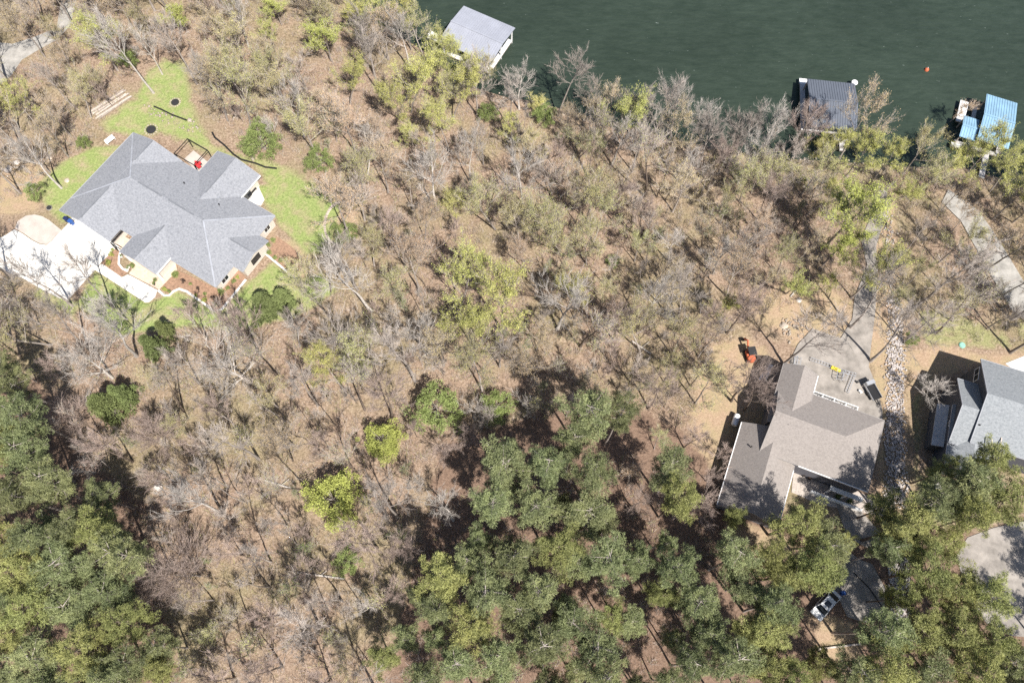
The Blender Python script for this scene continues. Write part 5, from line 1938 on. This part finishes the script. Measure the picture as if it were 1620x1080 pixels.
# log pile
x, y = P(177, 165)
t = shape('log_pile', x, y, 0, R_(45), 'pile of weathered timbers lying on the lawn edge', 'timber pile')
for k in range(9):
    b = MB()
    q = (k - 4) * .32
    b.bar((-3.6 + rng.uniform(-.4, .4), q, .14 + .1 * (k % 2)), (3.6 + rng.uniform(-.6, .3), q + rng.uniform(-.3, .3), .14), .2, .16)
    b.build('plank', (M_WOOD, M_WOODL)[k % 2], t)
# shrubs in the beds
shr = [(340, 742, 'y', .45), (330, 790, 'y', .55), (458, 808, 'g', .5), (580, 888, 'g', .4), (345, 720, 'y', .3), (648, 800, 'y', .4), (688, 862, 'g', .6), (700, 850, 'g', .5), (632, 940, 'y', .45),
       (660, 950, 'g', .4), (735, 890, 'd', .4), (776, 905, 'g', .3), (815, 930, 'd', .3), (852, 962, 'g', .35), (897, 980, 'd', .35), (855, 998, 'y', .45), (908, 1026, 'y', .5), (942, 952, 'g', .65), (982, 928, 'g', .4), (1015, 890, 'g', .45),
       (1035, 868, 'y', .35), (1202, 690, 'g', .5), (1228, 668, 'g', .5), (1206, 738, 'g', .5), (1240, 762, 'g', .45), (1270, 780, 'g', .45), (806, 968, 'y', .3)]
SM = {}
for k_, m_ in (('y', M_LEAFL), ('g', M_LEAFG), ('d', mat('dark red shrub', (0.09, 0.06, 0.05), .8))):
    rs2 = np.random.default_rng(ord(k_))
    cen = rs2.normal(0, .42, (16, 3)) + [0, 0, .6]
    cen[:, 2] = np.abs(cen[:, 2])
    V, Fc = puffs(rs2, cen, np.full(16, .42), 40, .22, .16)
    SM[k_] = npmesh('shrub_leaves', V, Fc, m_)
cw = {'y': 'yellow-green', 'g': 'green', 'd': 'dark reddish'}
for i, (cx, cy, k_, r) in enumerate(shr):
    x, y = P(*C4(cx, cy))
    t = shape('garden_shrub', x, y, .1, rng.uniform(0, 6), '', 'shrub', 'small shrubs in the mulch beds')
    t.scale = (r, r, r)
    link('foliage', SM[k_], t)
    near = 'between driveway and entry' if cx < 480 else ('by the front steps' if cx < 700 else ('in the side bed' if cx > 1100 else 'along the front wall bed'))
    same = [j for j, q in enumerate(shr) if q[2] == k_ and ((q[0] < 480) == (cx < 480)) and ((q[0] < 700) == (cx < 700)) and ((q[0] > 1100) == (cx > 1100))]
    same.sort(key=lambda j: shr[j][0])
    t['label'] = f"{cw[k_]} shrub {near}" + (f", {['first','second','third','fourth','fifth','sixth','seventh','eighth','ninth','tenth'][same.index(i)]} from the left" if len(same) > 1 else '')
# planters at the entry
for cx, cy, lab in ((430, 826, 'white planter by the entry paving, left one'), (575, 908, 'dark planter at the front walk end'), (396, 758, 'white planter inside the curved bed'), (436, 816, 'small white pot beside the left planter')):
    x, y = P(*C4(cx, cy))
    t = shape('planter', x, y, .14, 0, lab, 'planter', 'planters near the entry')
    b = MB(); b.cyl(0, 0, 0, .45, .16, .24, 10); b.build('pot', M_WHITE if 'white' in lab else M_DARK, t)
    o = link('foliage', SM['g'], t); o.scale = (.22, .22, .3); o.location = (0, 0, .4)

# ------------------------------------------------------------------ things round house 2
ta, tb = Vector((*P(1167, 655, .9), 0)), Vector((*P(1161, 673, .9), 0))
tc_, tl = (ta + tb) / 2, (ta - tb).length / 2
t = shape('gas_tank', tc_.x, tc_.y, 0, math.atan2(ta.y - tb.y, ta.x - tb.x), 'white gas tank lying on the bare dirt beside the brown house', 'tank')
b = MB()
b.cylx((-tl + .2, 0, .85), (tl - .2, 0, .85), .48, 20)
b.cylx((-tl + .05, 0, .85), (-tl + .2, 0, .85), .42, 20)
b.cylx((tl - .2, 0, .85), (tl - .05, 0, .85), .42, 20)
b.build('shell', M_TANK, t)
b = MB(); b.cyl(0, 0, 1.3, 1.5, .16, n=12); b.build('valve_cap', M_STEEL, t)
for q in (-tl * .55, tl * .55):
    b = MB(); b.box(q - .08, q + .08, -.4, .4, 0, .5); b.build('foot', M_STEEL, t)

# mini digger
x, y = P(1184, 563)
t = shape('mini_digger', x, y, 0, R_(100), 'orange mini digger with dark canopy on the bare dirt', 'digger')
for s_ in (-.55, .55):
    b = MB()
    b.box(-.8, .8, s_ - .18, s_ + .18, .08, .48)
    b.cylx((-.8, s_ - .18, .28), (-.8, s_ + .18, .28), .2, 10)
    b.cylx((.8, s_ - .18, .28), (.8, s_ + .18, .28), .2, 10)
    b.build('track', M_DARK, t)
b = MB(); b.cyl(-.1, 0, .5, .62, .5); b.box(-.9, .6, -.6, .6, .62, 1.15); b.cyl(-.85, 0, .62, 1.25, .6, n=14); b.build('body', M_ORANGE, t)
b = MB(); b.box(-.2, .3, -.25, .25, 1.15, 1.3); b.box(-.3, -.2, -.25, .25, 1.15, 1.7); b.build('seat', M_BLACK, t)
b = MB(); b.box(-.65, .75, -.62, .62, 2.2, 2.32); b.build('canopy', M_DARK, t)
for q in ((-.6, -.55), (-.6, .55), (.68, -.55), (.68, .55)):
    b = MB(); b.box(q[0] - .04, q[0] + .04, q[1] - .04, q[1] + .04, 1.1, 2.2); b.build('canopy_post', M_DARK, t)
b = MB(); b.bar((.6, .2, 1.0), (1.9, .2, 2.1), .22, .3); b.build('boom', M_ORANGE, t)
b = MB(); b.bar((1.9, .2, 2.1), (2.7, .2, .9), .18, .22); b.build('arm', M_ORANGE, t)
b = MB(); b.add([(2.5, -.1, .9), (2.9, -.1, .8), (2.95, -.1, .3), (2.5, -.1, .35), (2.5, .5, .9), (2.9, .5, .8), (2.95, .5, .3), (2.5, .5, .35)], [(0, 1, 2, 3), (7, 6, 5, 4), (0, 4, 5, 1), (2, 6, 7, 3), (3, 7, 4, 0)]); b.build('bucket', M_DARK, t)
b = MB(); b.box(-1.15, -1.05, -.65, .65, .15, .5); b.build('blade', M_ORANGE, t)

# small trailer heap beside the digger: white pipes and lumber
x, y = P(1212, 590)
t = shape('lumber_stack', x, y, 0, R_(60), 'stack of white boards lying under the dark-twigged tree', 'lumber')
for k in range(6):
    b = MB(); b.bar((-1.6, -.5 + k * .2, .1 + .05 * (k % 2)), (1.7, -.4 + k * .16, .14), .16, .1); b.build('board', M_WHITE if k % 2 else M_DG, t)

# scaffolds and ladders on the concrete yard
def scaffold(px0, py0, px1, py1, wd, label, planks=3, hgt=0.35):
    a, c = Vector((*P(px0, py0), 0)), Vector((*P(px1, py1), 0))
    L = (c - a).length
    ang = math.atan2(c.y - a.y, c.x - a.x)
    t = shape('scaffold_frame', a.x, a.y, .1, ang, label, 'scaffold', 'aluminium scaffold pieces on the concrete yard')
    for s_ in (0, wd):
        b = MB(); b.bar((0, s_, hgt), (L, s_, hgt), .07); b.build('rail', M_STEEL, t)
    n = max(2, int(L / .45))
    for k in range(n + 1):
        b = MB(); b.bar((L * k / n, 0, hgt), (L * k / n, wd, hgt), .05); b.build('rung', M_STEEL, t)
    for k in (0, 1):
        for s_ in (0, wd):
            b = MB(); b.bar((L * k, s_, 0), (L * k, s_, hgt), .05); b.build('leg', M_STEEL, t)


CA = lambda x, y: (1180 + x / 6.75, 560 + y / 6.75)
scaffold(*CA(525, 130), *CA(535, 40), .5, 'scaffold piece at the roof corner, standing alone', hgt=.8)
scaffold(*CA(560, 130), *CA(572, 60), .9, 'second scaffold piece by the roof corner', hgt=.8)
scaffold(*CA(680, 75), *CA(890, 150), .5, 'long ladder lying behind the house before the yellow cover')
scaffold(*CA(985, 195), *CA(1160, 245), .5, 'ladder past the yellow cover')
scaffold(*CA(1000, 300), *CA(1015, 200), .9, 'upright scaffold piece past the yellow cover', hgt=1.0)
scaffold(*CA(1085, 420), *CA(1155, 240), .45, 'ladder lying across the end of the yard')
scaffold(*CA(1040, 300), *CA(1075, 215), .6, 'scaffold piece between the two ladders', hgt=1.0)
a, c = P(*CA(900, 152)), P(*CA(985, 188))
t = shape('rolled_tarp', a[0], a[1], .1, math.atan2(c[1] - a[1], c[0] - a[0]), 'yellow rolled sheet at the end of the long ladder', 'sheet')
b = MB(); b.cylx((0, .1, .3), (1.5, .1, .3), .28, 10); b.build('roll', M_YEL, t)
b = MB(); b.cylx((.4, .1, .3), (.46, .1, .3), .3, 10); b.build('strap', M_DARK, t)

# utility trailer with dark load
x, y = P(*CA(1330, 405))
t = shape('utility_trailer', x, y, .1, R_(112), 'black utility trailer with open bed and clutter by the rock strip', 'trailer')
b = MB(); b.box(-1.5, 1.5, -.75, .75, .5, .58); b.build('bed', M_BLACK, t)
for s_ in (-.78, .78):
    b = MB(); b.box(-1.5, 1.5, s_ - .03, s_ + .03, .58, .95); b.build('side_rail', M_STEEL, t)
    b = MB(); b.cylx((-.2, s_ * 1.12 - .09, .33), (-.2, s_ * 1.12 + .09, .33), .33, 14); b.build('wheel', M_DARK, t)
b = MB(); b.bar((-1.5, 0, .5), (-2.5, 0, .5), .12); b.build('tow_bar', M_BLACK, t)
b = MB(); b.box(.9, 1.5, -.7, .7, .95, 1.5); b.build('canopy', M_STEEL, t)
x, y = P(*CA(1390, 440))
t = shape('gas_can', x, y, .1, .4, 'small red can beside the utility trailer', 'can')
b = MB(); b.box(-.2, .2, -.14, .14, 0, .38); b.build('body', M_RED, t)
b = MB(); b.cyl(.1, 0, .38, .48, .05); b.build('cap', M_DARK, t)
for i, (cx, cy, m_, lab) in enumerate(((1205, 400, M_WHITE, 'white bucket on the yard near the trailer'), (1218, 415, M_WHITE, 'second white bucket lower near the trailer'), (1180, 305, M_DARK, 'dark bucket at the end ladder'), (1245, 345, M_CONC3, 'tan bucket above the white ones'))):
    x, y = P(*CA(cx, cy))
    t = shape('bucket', x, y, .1, 0, lab, 'bucket', 'buckets on the concrete yard')
    b = MB(); b.cyl(0, 0, 0, .38, .14, .18, 12); b.build('body', m_, t)
    b = MB(); b.cyl(0, 0, .38, .41, .19, n=12); b.build('rim', m_, t)

# parked white pickup under the pines
def vehicle(x, y, rz, label):
    t = shape('parked_car', x, y, .02, rz, label, 'car')
    prof = [(-2.35, .45), (-2.4, .95), (-1.5, 1.08), (-.75, 1.62), (1.05, 1.66), (1.95, 1.12), (2.4, .95), (2.4, .42)]
    b = MB()
    n = len(prof)
    for s_, wdt in ((-1, .9), (1, .9)):
        pass
    v = []
    for s_ in (-1, 1):
        for (px_, pz) in prof:
            v.append((px_, s_ * (.92 if pz < 1.2 else .72), pz))
    f = [tuple(range(n))[::-1], tuple(range(n, 2 * n))] + [(i, (i + 1) % n, (i + 1) % n + n, i + n) for i in range(n)]
    b.add(v, f)
    b.build('body', M_CARW, t)
    for nm, q in (('windscreen', [(-1.46, 1.13), (-.78, 1.64)]), ('rear_window', [(1.9, 1.17), (1.1, 1.68)])):
        b = MB()
        (x0, z0), (x1, z1) = q
        b.add([(x0, -.8, z0), (x0, .8, z0), (x1, .68, z1), (x1, -.68, z1), (x0, -.8, z0 - .04), (x0, .8, z0 - .04), (x1, .68, z1 - .04), (x1, -.68, z1 - .04)], [(0, 1, 2, 3), (7, 6, 5, 4), (0, 4, 5, 1), (1, 5, 6, 2), (2, 6, 7, 3), (3, 7, 4, 0)])
        b.build(nm, M_GLASS, t)
    for s_ in (-1, 1):
        b = MB(); b.add([(-.9, s_ * .93, 1.1), (1.5, s_ * .93, 1.1), (.95, s_ * .76, 1.58), (-.6, s_ * .76, 1.58), (-.9, s_ * .88, 1.1), (1.5, s_ * .88, 1.1), (.95, s_ * .70, 1.58), (-.6, s_ * .70, 1.58)], [(0, 1, 2, 3), (7, 6, 5, 4), (0, 4, 5, 1), (1, 5, 6, 2), (2, 6, 7, 3), (3, 7, 4, 0)]); b.build('side_window', M_GLASS, t)
        b = MB(); b.box(-.95, -.75, s_ * 1.0 - .1, s_ * 1.0 + .1, 1.0, 1.15); b.build('mirror', M_BLACK, t)
        for q in (-1.5, 1.5):
            b = MB(); b.cylx((q, s_ * .86 - .12, .36), (q, s_ * .86 + .12, .36), .36, 16); wh = b.build('wheel', M_DARK, t)
            b = MB(); b.cylx((q, s_ * .87 - .13, .36), (q, s_ * .87 + .13, .36), .2, 12); b.build('rim', M_STEEL, wh)
        b = MB(); b.box(-2.44, -2.36, s_ * .66 - .2, s_ * .66 + .2, .68, .86); b.build('headlight', M_STEEL, t)
        b = MB(); b.box(2.36, 2.44, s_ * .72 - .15, s_ * .72 + .15, .72, .9); b.build('tail_light', M_RED, t)
    for q in (-.5, 0, .5, 1.0):
        b = MB(); b.box(-.6, .9, q * .9 - .25, q * .9 - .2, 1.67, 1.70)
    b = MB(); b.box(-.35, .45, -.4, .4, 1.645, 1.68); b.build('sunroof', M_GLASS, t)
    return t


x, y = P(1303, 956)
a = np.array(P(1288, 972)) - np.array(P(1318, 938))
vehicle(x, y, math.atan2(a[1], a[0]) + math.pi, 'white car parked under the pines with its bonnet in the open')
x, y = P(1331, 938)
t = shape('barrel', x, y, .02, 0, 'blue barrel near the white car', 'barrel')
b = MB(); b.cyl(0, 0, 0, .9, .32, n=16); b.build('drum', M_BLUE, t)
b = MB(); b.cyl(0, 0, .9, .95, .34, n=16); b.build('lid', M_BLUE, t)
x, y = P(1328, 1022)
t = shape('timber_beam', x, y, 0, R_(8), 'pale timber beam lying on brown ground among the pines', 'beam')
b = MB(); b.box(-3.2, 3.0, -.12, .12, .05, .3); b.build('beam', M_WOODL, t)
b = MB(); b.box(-3.3, -3.1, -.3, .3, 0, .5); b.build('end_block', M_WOOD, t)
for i, (px_, py_, lab) in enumerate(((1324, 786, 'bright green shrub in the white gravel bed before the porch, the left one'), (1343, 793, 'green shrub in the white gravel bed before the porch, the right one'))):
    x, y = P(px_, py_)
    t = shape('garden_shrub', x, y, .1, i, lab, 'shrub', 'shrubs in the white gravel bed')
    t.scale = (.5, .5, .5)
    link('foliage', SM['g'], t)
p_ = scatter([(1265, 745), (1300, 745), (1330, 765), (1372, 790), (1366, 806), (1335, 805), (1300, 790), (1262, 770)], 700, 71)
p_ = p_[[not inpoly(np.array([0.0]), np.array([0.0]), [(9, 9), (9, 10), (10, 9)])[0] for _ in p_]]
rocks('white_gravel', p_, np.random.default_rng(72).uniform(0.05, 0.14, len(p_)), M_ROCKW, 73, 'white gravel bed in front of the brown house', .5)
for i, (px_, py_) in enumerate(((1270, 752), (1278, 757))):
    x, y = P(px_, py_)
    t = shape('patio_pot', x, y, .05, 0, ['dark pot in the gravel court, the one nearer the roof', 'dark pot in the gravel court, the outer one'][i], 'pot', 'pots in the gravel court')
    b = MB(); b.cyl(0, 0, 0, .5, .2, .3, 12); b.build('pot', M_DARK, t)
    o = link('foliage', SM['d'], t); o.scale = (.25, .25, .25); o.location = (0, 0, .45)
